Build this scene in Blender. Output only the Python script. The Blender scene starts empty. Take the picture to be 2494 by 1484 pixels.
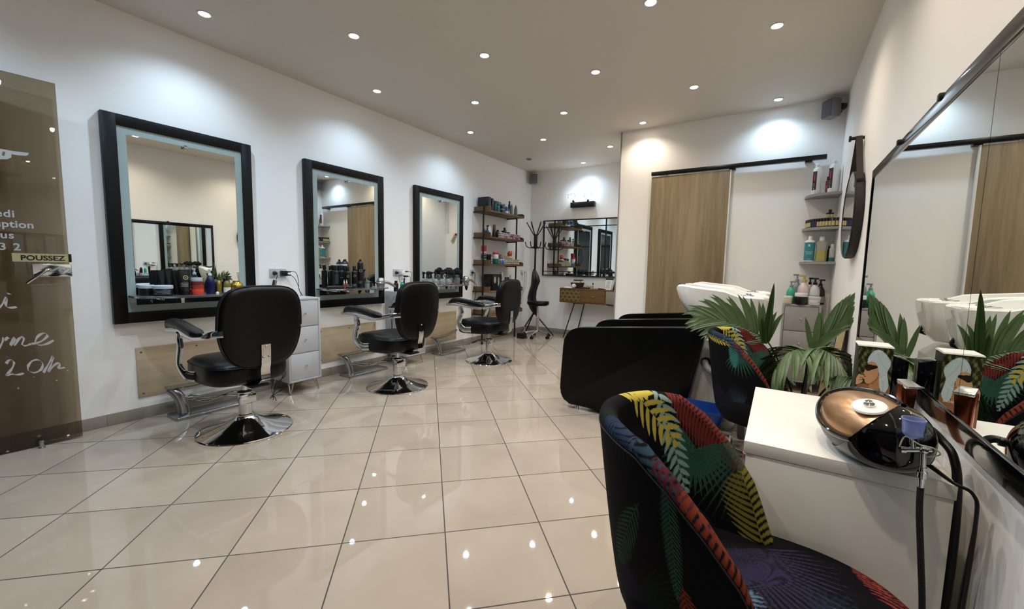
import bpy, bmesh, math, random
import numpy as np
from mathutils import Vector, Matrix
random.seed(7)
PI = math.pi
SC = bpy.context.scene
COL = SC.collection

# ------------------------------------------------------------------ camera
cam_d = bpy.data.cameras.new('camera')
cam_d.sensor_width = 36.0
cam_d.lens = 36.0 * 999.33 / 2494.0
cam_d.clip_start = 0.02
cam = bpy.data.objects.new('camera', cam_d)
COL.objects.link(cam)
_r = Vector((0.83802311, 0.54525606, 0.02032477))
_d = Vector((0.06742903, -0.066526, -0.9955037))
_f = Vector((-0.5414523, 0.83562559, -0.09251641))
cam.matrix_world = Matrix(((_r.x, -_d.x, -_f.x, 4.0759), (_r.y, -_d.y, -_f.y, 0.0),
                           (_r.z, -_d.z, -_f.z, 1.2343), (0, 0, 0, 1)))
SC.camera = cam

# ------------------------------------------------------------------ world: dark night street behind the shop front
W = bpy.data.worlds.new('night')
SC.world = W
W.use_nodes = True
W.node_tree.nodes['Background'].inputs[0].default_value = (0.010, 0.013, 0.02, 1)
W.node_tree.nodes['Background'].inputs[1].default_value = 1.0
SC.view_settings.view_transform = 'Standard'
SC.view_settings.look = 'None'
SC.view_settings.gamma = 1.0
SC.view_settings.use_curve_mapping = False
SC.view_settings.exposure = 0.80

# room dimensions (metres)
XR, YB, YP, XP, H, YF = 4.53, 6.88, 5.40, 2.235, 3.0, -0.75

COOL, NEUT, WARM = (0.60, 0.80, 1.0), (0.96, 0.97, 1.0), (1.0, 0.87, 0.70)
SPOT_W = 26.0
# recessed spots: x, y, colour, label tail
SPOTS = [
 (0.48, 1.40, COOL, 'white recessed ceiling spot nearest the left wall and the glass door'),
 (1.17, 2.14, COOL, 'bright bluish recessed ceiling spot above between the first and second mirrors'),
 (1.87, 2.90, NEUT, 'recessed ceiling spot high in mid photo, third along the front diagonal'),
 (2.56, 3.65, WARM, 'warm recessed ceiling spot, fourth from left of the front diagonal'),
 (3.26, 4.42, WARM, 'warm yellow recessed ceiling spot in front of the partition wall, right of centre'),
 (3.945, 5.157, COOL, 'cool recessed ceiling spot close to the partition wall beside the corner loudspeaker'),
 (0.486, 2.91, COOL, 'cool recessed ceiling spot above the middle framed mirror'),
 (1.18, 3.65, NEUT, 'recessed ceiling spot in the middle diagonal, second from the left wall'),
 (1.88, 4.40, WARM, 'warm recessed ceiling spot in the middle diagonal, third from the left wall'),
 (2.566, 5.16, WARM, 'warm recessed ceiling spot beside the top left corner of the partition wall'),
 (0.505, 4.41, COOL, 'cool recessed ceiling spot above the farthest framed mirror'),
 (1.196, 5.157, COOL, 'cool recessed ceiling spot between the rack and the partition corner'),
 (1.886, 5.918, WARM, 'warm recessed ceiling spot just left of the partition edge'),
 (1.183, 6.585, COOL, 'small recessed ceiling spot above the twin bulb wall lamp'),
 (3.238, 2.911, COOL, 'recessed ceiling spot cut by the top edge of the photo'),
 (3.941, 3.642, WARM, 'large warm yellow recessed ceiling spot at upper right above the wash units'),
 # further spots of the same grid, over and behind the photographer
 (1.87, 1.40, COOL, ''), (2.56, 2.15, NEUT, ''), (3.94, 2.15, WARM, ''), (3.25, 1.40, WARM, ''),
 (1.17, 0.65, COOL, ''), (2.56, 0.65, NEUT, ''), (3.94, 0.65, WARM, ''), (0.48, -0.1, COOL, ''),
]

# ------------------------------------------------------------------ helpers
def lin(c):
    if isinstance(c, str):
        c = c.lstrip('#')
        c = tuple(int(c[i:i+2], 16) / 255 for i in (0, 2, 4))
    return tuple(v / 12.92 if v <= 0.04045 else ((v + 0.055) / 1.055) ** 2.4 for v in c)

_mats = {}
def M(name, col='888888', rough=0.5, metal=0.0, spec=0.5, var=0.06, vscale=18.0, trans=0.0, emit=None, es=1.0, coat=0.0, bump=0.0, ior=1.45, sheen=0.0):
    """one cached procedural material: noise varies the colour a little, optional bump"""
    if name in _mats: return _mats[name]
    m = bpy.data.materials.new(name); m.use_nodes = True
    nt = m.node_tree; N = nt.nodes; L = nt.links
    b = N['Principled BSDF']
    c = lin(col)
    b.inputs['Roughness'].default_value = rough
    b.inputs['Metallic'].default_value = metal
    b.inputs['IOR'].default_value = ior
    b.inputs['Specular IOR Level'].default_value = spec
    b.inputs['Transmission Weight'].default_value = trans
    b.inputs['Coat Weight'].default_value = coat
    if sheen: b.inputs['Sheen Weight'].default_value = sheen
    if emit is not None:
        b.inputs['Emission Color'].default_value = (*emit, 1); b.inputs['Emission Strength'].default_value = es
    tc = N.new('ShaderNodeTexCoord'); nz = N.new('ShaderNodeTexNoise'); nz.inputs['Scale'].default_value = vscale
    nz.inputs['Detail'].default_value = 4
    L.new(tc.outputs['Object'], nz.inputs['Vector'])
    mx = N.new('ShaderNodeMix'); mx.data_type = 'RGBA'
    mx.inputs[6].default_value = (*[v * (1 - var) for v in c], 1)
    mx.inputs[7].default_value = (*[min(1, v * (1 + var)) for v in c], 1)
    L.new(nz.outputs['Fac'], mx.inputs[0]); L.new(mx.outputs[2], b.inputs['Base Color'])
    if bump:
        bp = N.new('ShaderNodeBump'); bp.inputs['Strength'].default_value = bump; bp.inputs['Distance'].default_value = 0.01
        L.new(nz.outputs['Fac'], bp.inputs['Height']); L.new(bp.outputs['Normal'], b.inputs['Normal'])
    _mats[name] = m
    return m

class MB:
    """collects shapes in one bmesh and links them as one mesh object"""
    def __init__(s): s.bm = bmesh.new(); s.mi = 0
    def _f(s, vs):
        try:
            f = s.bm.faces.new(vs); f.material_index = s.mi; return f
        except ValueError: return None
    def box(s, x0, x1, y0, y1, z0, z1, bev=0.0, seg=2, mat=None):
        P = [(x0,y0,z0),(x1,y0,z0),(x1,y1,z0),(x0,y1,z0),(x0,y0,z1),(x1,y0,z1),(x1,y1,z1),(x0,y1,z1)]
        return s.hexa(P, bev, seg, mat)
    def hexa(s, P, bev=0.0, seg=2, mat=None):
        v = [s.bm.verts.new(mat @ Vector(p) if mat else p) for p in P]
        fs = [s._f([v[i] for i in q]) for q in ((0,3,2,1),(4,5,6,7),(0,1,5,4),(1,2,6,5),(2,3,7,6),(3,0,4,7))]
        if bev > 0:
            es = list({e for f in fs if f for e in f.edges})
            bmesh.ops.bevel(s.bm, geom=es, offset=bev, segments=seg, profile=0.5, affect='EDGES')
        return s
    def rings(s, R, cap0=True, cap1=True, close=True):
        V = [[s.bm.verts.new(p) for p in r] for r in R]
        n = len(V[0])
        for a, b in zip(V, V[1:]):
            for i in range(n if close else n - 1):
                j = (i + 1) % n
                s._f([a[i], a[j], b[j], b[i]])
        if cap0: s._f(list(reversed(V[0])))
        if cap1: s._f(V[-1])
        return s
    def lathe(s, prof, c=(0,0,0), seg=24, axis=None, cap=True):
        """prof: list of (r, z); axis: direction Vector (default +z)"""
        q = Vector((0,0,1)).rotation_difference(Vector(axis)) if axis is not None else None
        R = []
        for r, z in prof:
            ring = []
            for i in range(seg):
                a = 2*PI*i/seg
                p = Vector((max(r,1e-4)*math.cos(a), max(r,1e-4)*math.sin(a), z))
                if q: p = q @ p
                ring.append(p + Vector(c))
            R.append(ring)
        return s.rings(R, cap, cap)
    def cyl(s, p0, p1, r, r1=None, seg=16):
        p0 = Vector(p0); p1 = Vector(p1); d = p1 - p0
        return s.lathe([(r, 0), (r if r1 is None else r1, d.length)], p0, seg, d)
    def tube(s, pts, r, seg=8, flat=None, rs=None):
        """swept tube; flat=(a,b) gives an elliptical section"""
        pts = [Vector(p) for p in pts]
        R = []; up = None
        for i, p in enumerate(pts):
            t = (pts[min(i+1, len(pts)-1)] - pts[max(i-1, 0)]).normalized()
            if up is None:
                up = Vector((0,0,1)) if abs(t.z) < 0.9 else Vector((1,0,0))
            n = (up - t * up.dot(t)).normalized(); up = n
            b = t.cross(n)
            rr = rs[i] if rs else r
            A, B = (flat[0]*rr/r, flat[1]*rr/r) if flat else (rr, rr)
            R.append([p + n*A*math.cos(2*PI*k/seg) + b*B*math.sin(2*PI*k/seg) for k in range(seg)])
        return s.rings(R)
    def sphere(s, c, r, seg=20, sc=(1,1,1)):
        R = []
        n = max(6, seg//2)
        for i in range(n+1):
            a = PI*i/n
            R.append([Vector(c)+Vector((r*sc[0]*max(math.sin(a),1e-3)*math.cos(2*PI*k/seg), r*sc[1]*max(math.sin(a),1e-3)*math.sin(2*PI*k/seg), -r*sc[2]*math.cos(a))) for k in range(seg)])
        return s.rings(R)
    def prism(s, poly, f, t0, t1, bev=0.0):
        """poly 2-D outline, f(u,v,t) -> xyz, extruded t0..t1"""
        a = [s.bm.verts.new(f(u, v, t0)) for u, v in poly]; b = [s.bm.verts.new(f(u, v, t1)) for u, v in poly]
        n = len(poly); fs = []
        for i in range(n): fs.append(s._f([a[i], a[(i+1)%n], b[(i+1)%n], b[i]]))
        fa = s._f(list(reversed(a))); fb = s._f(b)
        if bev:
            es = [e for f_ in (fa, fb) if f_ for e in f_.edges]
            bmesh.ops.bevel(s.bm, geom=es, offset=bev, segments=3, profile=0.5, affect='EDGES')
        return s
    def quad(s, *P):
        s._f([s.bm.verts.new(p) for p in P]); return s
    def build(s, name, mat, parent=None, loc=None, rz=0.0, smooth=40, tri=False):
        bmesh.ops.recalc_face_normals(s.bm, faces=s.bm.faces[:])
        me = bpy.data.meshes.new(name); s.bm.to_mesh(me); s.bm.free()
        for m in (mat if isinstance(mat, (list, tuple)) else [mat]): me.materials.append(m)
        if smooth:
            me.polygons.foreach_set('use_smooth', [True]*len(me.polygons))
            me.set_sharp_from_angle(angle=math.radians(smooth))
        o = bpy.data.objects.new(name, me); COL.objects.link(o)
        if parent: o.parent = parent
        if loc is not None: o.location = loc
        if rz: o.rotation_euler.z = rz
        return o

def rrect(w, h, r, n=6, cx=0, cy=0):
    """rounded rectangle outline, r a number or four radii (tr, tl, bl, br)"""
    rr = [r]*4 if not isinstance(r, (list, tuple)) else r
    P = []
    for k, (sx, sy) in enumerate(((1,1),(-1,1),(-1,-1),(1,-1))):
        R = rr[k]; ox, oy = cx + sx*(w/2-R), cy + sy*(h/2-R)
        for i in range(n+1):
            a = PI/2*k + PI/2*i/n
            P.append((ox+R*math.cos(a), oy+R*math.sin(a)))
    return P
def sup(n, a, b, e=2.6, cx=0, cy=0):
    """superellipse outline"""
    P = []
    for i in range(n):
        t = 2*PI*i/n; c, s_ = math.cos(t), math.sin(t)
        P.append((cx + a*abs(c)**(2/e)*(1 if c >= 0 else -1), cy + b*abs(s_)**(2/e)*(1 if s_ >= 0 else -1)))
    return P
def spline(pts, n=8):
    P = [Vector(p) for p in pts]; out = []
    for i in range(len(P)-1):
        p0 = P[max(i-1,0)]; p1 = P[i]; p2 = P[i+1]; p3 = P[min(i+2,len(P)-1)]
        for k in range(n):
            t = k/n
            out.append(0.5*((2*p1)+(-p0+p2)*t+(2*p0-5*p1+4*p2-p3)*t*t+(-p0+3*p1-3*p2+p3)*t**3))
    out.append(P[-1]); return out

def thing(name, label, cat, loc=(0,0,0), rz=0.0, group=None):
    o = bpy.data.objects.new(name, None); COL.objects.link(o)
    o.empty_display_size = 0.1
    o.location = loc; o.rotation_euler = (0,0,rz); o['label'] = label; o['category'] = cat
    if group: o['group'] = group
    return o
def tag(o, label, cat, group=None):
    o['label'] = label; o['category'] = cat
    if group: o['group'] = group
    return o
def struct(name, mb, m, parent=None, **k):
    o = mb.build(name, m, parent, **k)
    if parent is None: o['kind'] = 'structure'
    return o
def dup(root, loc, rz=0.0, label=None, cat=None, group=None):
    r = root.copy(); COL.objects.link(r); r.location = loc; r.rotation_euler = (0,0,rz)
    if label: r['label'] = label
    if cat: r['category'] = cat
    if group: r['group'] = group
    for ch in list(root.children):
        c = ch.copy(); COL.objects.link(c); c.parent = r
        for g in ch.children:
            d = g.copy(); COL.objects.link(d); d.parent = c
    return r
def text_mesh(name, body, size, mat, f, parent=None, off=0.0, shear=0.0, sx=1.0, depth=0.0, align='LEFT', spacing=1.0):
    """lettering as a mesh; f(u, v) -> xyz places the baseline plane"""
    cu = bpy.data.curves.new(name, 'FONT'); cu.body = body; cu.size = size; cu.offset = off; cu.shear = shear
    cu.align_x = align; cu.space_character = spacing; cu.resolution_u = 4
    to = bpy.data.objects.new(name, cu); COL.objects.link(to)
    dg = bpy.context.evaluated_depsgraph_get()
    me = bpy.data.meshes.new_from_object(to.evaluated_get(dg)); me.name = name
    bpy.data.objects.remove(to)
    for v in me.vertices: v.co = Vector(f(v.co.x*sx, v.co.y))
    me.materials.clear(); me.materials.append(mat)
    o = bpy.data.objects.new(name, me); COL.objects.link(o)
    if parent: o.parent = parent
    return o

# ------------------------------------------------------------------ shared materials
white_wall = M('wall_paint', 'f3f0ec', 0.55, var=0.02, vscale=3, bump=0.02)
ceil_paint = M('ceiling_paint', 'd6cec3', 0.7, var=0.02, vscale=2)
black_lacq = M('black_satin_wood', '050506', 0.4, spec=0.3, var=0.2)
black_metal = M('black_metal', '0b0b0c', 0.4, 0.0, var=0.2)
black_plastic = M('black_plastic', '0c0c0d', 0.35)
black_gloss = M('black_gloss', '050506', 0.06, coat=0.5)
leather = M('black_leather', '040404', 0.36, spec=0.3, var=0.3, vscale=60, bump=0.08)
chrome = M('chrome', 'd9dbdc', 0.07, 1.0, var=0.03)
alu = M('brushed_aluminium', 'b8b9b8', 0.25, 1.0, var=0.08, vscale=40)
white_plastic = M('white_plastic', 'e9e7e3', 0.35)
grey_plastic = M('grey_plastic', '8b8c90', 0.45)
mirror_m = M('mirror_silver', 'f0f4f1', 0.0, 1.0, var=0.0)
cab_grey = M('grey_laminate', 'b5b5b6', 0.4, var=0.03)
glow = {}
def glass_thin(name, tint=(0.95,0.97,0.96), r=0.0):
    if name in _mats: return _mats[name]
    m = bpy.data.materials.new(name); m.use_nodes = True
    nt = m.node_tree; N = nt.nodes; L = nt.links; N.clear()
    o = N.new('ShaderNodeOutputMaterial'); tr = N.new('ShaderNodeBsdfTransparent'); gl = N.new('ShaderNodeBsdfGlossy'); fr = N.new('ShaderNodeFresnel')
    nz = N.new('ShaderNodeTexNoise'); nz.inputs['Scale'].default_value = 5
    mp = N.new('ShaderNodeMapRange'); mp.inputs[3].default_value = r; mp.inputs[4].default_value = r + 0.01
    L.new(nz.outputs['Fac'], mp.inputs[0]); L.new(mp.outputs[0], gl.inputs['Roughness'])
    tr.inputs[0].default_value = (*tint, 1); gl.inputs['Color'].default_value = (1,1,1,1); fr.inputs[0].default_value = 1.5
    mx = N.new('ShaderNodeMixShader'); L.new(fr.outputs[0], mx.inputs[0]); L.new(tr.outputs[0], mx.inputs[1]); L.new(gl.outputs[0], mx.inputs[2]); L.new(mx.outputs[0], o.inputs[0])
    _mats[name] = m; return m
def wood(name, a, b, rough=0.45, sc=(1,1,1), grain=30.0, axis='Z', spec=0.4):
    if name in _mats: return _mats[name]
    m = bpy.data.materials.new(name); m.use_nodes = True
    nt = m.node_tree; N = nt.nodes; L = nt.links; bs = N['Principled BSDF']
    tc = N.new('ShaderNodeTexCoord'); mp = N.new('ShaderNodeMapping')
    s = [grain]*3; s['XYZ'.index(axis)] = grain*0.06
    mp.inputs['Scale'].default_value = s
    nz = N.new('ShaderNodeTexNoise'); nz.inputs['Scale'].default_value = 1; nz.inputs['Detail'].default_value = 8; nz.inputs['Roughness'].default_value = 0.65
    n2 = N.new('ShaderNodeTexNoise'); n2.inputs['Scale'].default_value = 0.12; n2.inputs['Detail'].default_value = 3
    L.new(tc.outputs['Object'], mp.inputs[0]); L.new(mp.outputs[0], nz.inputs['Vector']); L.new(mp.outputs[0], n2.inputs['Vector'])
    ad = N.new('ShaderNodeMath'); ad.operation = 'ADD'; L.new(nz.outputs['Fac'], ad.inputs[0]); L.new(n2.outputs['Fac'], ad.inputs[1])
    cr = N.new('ShaderNodeValToRGB'); cr.color_ramp.elements[0].position = 0.38; cr.color_ramp.elements[1].position = 0.62
    hf = N.new('ShaderNodeMath'); hf.operation = 'MULTIPLY'; hf.inputs[1].default_value = 0.5; L.new(ad.outputs[0], hf.inputs[0])
    cr.color_ramp.elements[0].color = (*lin(a),1); cr.color_ramp.elements[1].color = (*lin(b),1)
    L.new(hf.outputs[0], cr.inputs[0]); L.new(cr.outputs[0], bs.inputs['Base Color'])
    bs.inputs['Roughness'].default_value = rough; bs.inputs['Specular IOR Level'].default_value = spec
    _mats[name] = m; return m
def vcol_mat(name, rough=0.7, bump=0.0, spec=0.3):
    """material whose pattern comes from the mesh's own printed colours"""
    if name in _mats: return _mats[name]
    m = bpy.data.materials.new(name); m.use_nodes = True
    N = m.node_tree.nodes; L = m.node_tree.links; b = N['Principled BSDF']
    a = N.new('ShaderNodeAttribute'); a.attribute_name = 'print'
    L.new(a.outputs['Color'], b.inputs['Base Color']); b.inputs['Roughness'].default_value = rough; b.inputs['Specular IOR Level'].default_value = spec
    if bump:
        nz = N.new('ShaderNodeTexNoise'); nz.inputs['Scale'].default_value = 700; bp = N.new('ShaderNodeBump'); bp.inputs['Strength'].default_value = bump; bp.inputs['Distance'].default_value = 0.002
        L.new(nz.outputs['Fac'], bp.inputs['Height']); L.new(bp.outputs[0], b.inputs['Normal'])
    _mats[name] = m; return m
FLOOR_ORG = (2.85110616, 0.7139902)
# ================================================================== ROOM
def floor_mat():
    m = bpy.data.materials.new('polished_floor_tiles'); m.use_nodes = True
    N = m.node_tree.nodes; L = m.node_tree.links; b = N['Principled BSDF']
    T, th = 0.45, math.radians(45.49515)
    # tile axes in the room (45 degree lay) and the origin of one joint crossing
    ax = (math.sin(th), math.cos(th)); ay = (-math.cos(th), math.sin(th))
    ox, oy = FLOOR_ORG
    geo = N.new('ShaderNodeNewGeometry')
    def coord(a):
        d = N.new('ShaderNodeVectorMath'); d.operation = 'DOT_PRODUCT'; d.inputs[1].default_value = (a[0]/T, a[1]/T, 0)
        L.new(geo.outputs['Position'], d.inputs[0])
        s = N.new('ShaderNodeMath'); s.operation = 'SUBTRACT'; s.inputs[1].default_value = (ox*a[0]+oy*a[1])/T
        L.new(d.outputs['Value'], s.inputs[0]); return s
    def edge(s):
        r = N.new('ShaderNodeMath'); r.operation = 'ROUND'; L.new(s.outputs[0], r.inputs[0])
        u = N.new('ShaderNodeMath'); u.operation = 'SUBTRACT'; L.new(s.outputs[0], u.inputs[0]); L.new(r.outputs[0], u.inputs[1])
        a = N.new('ShaderNodeMath'); a.operation = 'ABSOLUTE'; L.new(u.outputs[0], a.inputs[0]); return a
    def flr(s):
        r = N.new('ShaderNodeMath'); r.operation = 'FLOOR'; L.new(s.outputs[0], r.inputs[0]); return r
    U, V = coord(ax), coord(ay)
    mn = N.new('ShaderNodeMath'); mn.operation = 'MINIMUM'; L.new(edge(U).outputs[0], mn.inputs[0]); L.new(edge(V).outputs[0], mn.inputs[1])
    gr = N.new('ShaderNodeMath'); gr.operation = 'LESS_THAN'; gr.inputs[1].default_value = 0.0027/T; L.new(mn.outputs[0], gr.inputs[0])
    cb = N.new('ShaderNodeCombineXYZ'); L.new(flr(U).outputs[0], cb.inputs[0]); L.new(flr(V).outputs[0], cb.inputs[1])
    wn = N.new('ShaderNodeTexWhiteNoise'); L.new(cb.outputs[0], wn.inputs['Vector'])
    n1 = N.new('ShaderNodeTexNoise'); n1.inputs['Scale'].default_value = 2.2; n1.inputs['Detail'].default_value = 6
    ad = N.new('ShaderNodeVectorMath'); ad.operation = 'ADD'; L.new(geo.outputs['Position'], ad.inputs[0])
    sc = N.new('ShaderNodeVectorMath'); sc.operation = 'SCALE'; sc.inputs['Scale'].default_value = 30; L.new(wn.outputs['Color'], sc.inputs[0]); L.new(sc.outputs[0], ad.inputs[1])
    L.new(ad.outputs[0], n1.inputs['Vector'])
    cr = N.new('ShaderNodeValToRGB'); cr.color_ramp.elements[0].position = 0.3; cr.color_ramp.elements[1].position = 0.7
    cr.color_ramp.elements[0].color = (*lin('9f9080'), 1); cr.color_ramp.elements[1].color = (*lin('ad9e8d'), 1)
    L.new(n1.outputs['Fac'], cr.inputs[0])
    hs = N.new('ShaderNodeHueSaturation'); mr = N.new('ShaderNodeMapRange'); mr.inputs[3].default_value = 0.965; mr.inputs[4].default_value = 1.03
    L.new(wn.outputs['Value'], mr.inputs[0]); L.new(mr.outputs[0], hs.inputs['Value']); L.new(cr.outputs[0], hs.inputs['Color'])
    mx = N.new('ShaderNodeMix'); mx.data_type = 'RGBA'; L.new(gr.outputs[0], mx.inputs[0]); L.new(hs.outputs[0], mx.inputs[6]); mx.inputs[7].default_value = (*lin('3a322e'), 1)
    L.new(mx.outputs[2], b.inputs['Base Color'])
    mr2 = N.new('ShaderNodeMapRange'); mr2.inputs[3].default_value = 0.025; mr2.inputs[4].default_value = 0.8; L.new(gr.outputs[0], mr2.inputs[0]); L.new(mr2.outputs[0], b.inputs['Roughness'])
    b.inputs['Specular IOR Level'].default_value = 0.55
    bp = N.new('ShaderNodeBump'); bp.inputs['Strength'].default_value = 0.35; bp.inputs['Distance'].default_value = 0.002
    iv = N.new('ShaderNodeMath'); iv.operation = 'SUBTRACT'; iv.inputs[0].default_value = 1; L.new(gr.outputs[0], iv.inputs[1])
    L.new(iv.outputs[0], bp.inputs['Height']); L.new(bp.outputs[0], b.inputs['Normal'])
    return m
struct('floor', MB().box(-0.1, XR+0.1, YF-0.1, YB+0.1, -0.1, 0.0), floor_mat())
struct('ceiling', MB().box(-0.1, XR+0.1, YF-0.1, YB+0.1, H, H+0.1), ceil_paint)
struct('wall_left', MB().box(-0.12, 0, YF-0.1, YB+0.1, 0, H), white_wall)
struct('wall_right', MB().box(XR, XR+0.12, YF-0.1, YP+0.1, 0, H), white_wall)
struct('wall_back', MB().box(-0.12, XP+0.1, YB, YB+0.12, 0, H), white_wall)
struct('wall_partition', MB().box(XP, XR, YP, YB, 0, H), white_wall)
struct('trim_1', MB().box(XP-0.012, XP+0.002, YP-0.012, YP+0.03, 0, H, 0.002), M('grey_corner_trim', '8d8c8c', 0.5))
# shop front: black night glazing with aluminium frame, behind the photographer
front_m = M('dark_aluminium', '23242a', 0.35, 0.3)
mb = MB()
mb.box(-0.1, XR+0.1, YF-0.12, YF, 2.55, H)
mb.box(-0.1, XR+0.1, YF-0.12, YF, 0.0, 0.08)
struct('wall_front', mb, front_m)
mb = MB()
for x in (0.0, 0.98, 2.6, XR-0.06): mb.box(x, x+0.06, YF-0.08, YF-0.02, 0.08, 2.55, 0.004)
mb.box(1.0, XR-0.06, YF-0.08, YF-0.02, 2.0, 2.05)
struct('window_1', mb, front_m)
wf = bpy.data.objects['window_1']
MB().box(0.06, XR-0.06, YF-0.055, YF-0.045, 0.08, 2.55).build('window_pane', glass_thin('night_glass', (0.8,0.82,0.82)), wf)

# baseboards: grey tile strip with joints
def base_mat():
    m = M('skirting_tile', '8f867b', 0.35, var=0.08, vscale=6)
    return m
bm_ = base_mat(); joint = M('skirting_joint', '4c453f', 0.8)
def baseboard(name, a, b, axis, pos, out, first):
    mb = MB(); t = 0.009; h = 0.088
    u = a; nxt = first
    while u < b - 1e-3:
        v = min(nxt - 0.003, b)
        if v > u:
            if axis == 'y': mb.box(min(pos, pos+out*t), max(pos, pos+out*t), u, v, 0, h, 0.0015)
            else: mb.box(u, v, min(pos, pos+out*t), max(pos, pos+out*t), 0, h, 0.0015)
        u = nxt; nxt += 0.45
    if axis == 'y': mb.box(min(pos, pos+out*(t-0.003)), max(pos, pos+out*(t-0.003)), a, b, 0, h-0.003)
    else: mb.box(a, b, min(pos, pos+out*(t-0.003)), max(pos, pos+out*(t-0.003)), 0, h-0.003)
    return struct(name, mb, bm_)
baseboard('baseboard_left', YF, YB, 'y', 0.0, 1, YF+0.24)
baseboard('baseboard_back', 0.01, XP, 'x', YB, -1, 0.3)
baseboard('baseboard_partition', XP, XR, 'x', YP, -1, XP+0.4)
baseboard('baseboard_right', YF, YP-0.01, 'y', XR, -1, YF+0.3)

# recessed ceiling spots -------------------------------------------------
rim_m = M('white_spot_rim', 'd8d6d2', 0.3)
# a few lamps of the grid are dimmer or brighter than the rest
LIGHT_GAIN = {(3.25,1.40):1.45,(3.94,2.15):0.85,(3.94,0.65):1.3,(2.566,5.16):0.62,(3.945,5.157):0.62,(3.26,4.42):0.9,(1.183,6.585):0.5,(0.48,1.40):1.05,(1.17,0.65):1.5,(2.56,2.15):1.3}
def spot_lamp(x, y, col, label):
    t = thing('ceiling_light', label or 'recessed round ceiling spot', 'ceiling light', (x, y, H), 0, 'recessed round ceiling spots')
    mb = MB(); mb.lathe([(0.034,0.0),(0.036,-0.005),(0.046,-0.005),(0.047,-0.0005),(0.034,-0.0005)], seg=28, cap=False); mb.build('rim', rim_m, t)
    k = tuple(round(c,2) for c in col)
    em = M('spot_glow_%d' % (int(col[2]*100)), 'ffffff', 0.4, emit=col, es=32.0)
    MB().lathe([(0.0005,-0.0035),(0.034,-0.003),(0.034,-0.0005)], seg=28).build('diffuser', em, t)
    ld = bpy.data.lights.new('spot_beam', 'SPOT'); ld.energy = SPOT_W * LIGHT_GAIN.get((x, y), 0.9 if x < 0.6 else 1.0); ld.color = col; ld.spot_size = math.radians(140); ld.spot_blend = 0.8; ld.shadow_soft_size = 0.03
    lo = bpy.data.objects.new('spot_beam', ld); COL.objects.link(lo); lo.parent = t; lo.location = (0,0,-0.012)
    return t
for x, y, c, lab in SPOTS: spot_lamp(x, y, c, lab)
t = thing('ceiling_light', 'small unlit recessed ceiling spot hanging slightly open near the far left corner', 'ceiling light', (0.5,5.946,H))
MB().lathe([(0.030,0.0),(0.034,-0.012),(0.045,-0.014),(0.046,-0.002),(0.032,-0.0005)], seg=24, cap=False).build('rim', M('dull_rim', '9a948c', 0.5), t)
MB().lathe([(0.0005,-0.006),(0.03,-0.008),(0.03,-0.0005)], seg=20).build('bulb', M('dark_bulb', '6b665e', 0.3), t)

# sliding door on its rail ----------------------------------------------
dw = thing('door_1', '', 'door', (2.66, YP, 0)); del dw['label']; del dw['category']; dw['kind'] = 'structure'
MB().box(0.0, 0.87, -0.075, -0.035, 0.012, 2.375, 0.002).build('door_panel', wood('pale_oak', '6b5c43', '948265', 0.5, grain=26, axis='Z'), dw)
MB().box(0.870, 0.882, -0.075, -0.033, 0.012, 2.375).build('edge_strip', M('white_edging', 'dcdad5', 0.4), dw)
mb = MB()
for x in (0.14, 0.62): mb.box(x-0.035, x+0.035, -0.066, -0.045, 2.36, 2.40, 0.004); mb.cyl((x-0.018,-0.07,2.395),(x-0.018,-0.04,2.395),0.014); mb.cyl((x+0.018,-0.07,2.395),(x+0.018,-0.04,2.395),0.014)
mb.build('hanger', chrome, dw)
rl = MB().box(2.655, 4.40, YP-0.085, YP-0.035, 2.39, 2.435, 0.004)
for x in (2.8, 3.55, 4.25): rl.box(x-0.03, x+0.03, YP-0.06, YP, 2.378, 2.41)
struct('trim_2', rl, M('black_rail', '0b0b0c', 0.3))

# open glass entrance door folded back against the left wall --------------
GD = thing('door_2', '', 'door', (0.057, -0.22, 0)); del GD['label']; del GD['category']; GD['kind'] = 'structure'
ga = math.atan2(0.063, 0.91)                       # slightly off parallel
GD.rotation_euler = (0, 0, -ga)
gd_m = glass_thin('bronze_glass', (0.62,0.56,0.46))
MB().box(-0.005, 0.005, 0, 0.913, 0.012, 2.335, 0.001).build('glass_pane', gd_m, GD)
GX = 0.0062
def gp(y, z, x=GX): return (x, y, z)
vinyl = M('white_vinyl', 'b9b6b2', 0.6)
def dtext(name, s, y, z, size, mat=vinyl, **k):
    return text_mesh(name, s, size, mat, lambda u, v: (GX, y+u, z+v), GD, **k)
FLOOR_DONE = True
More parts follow.
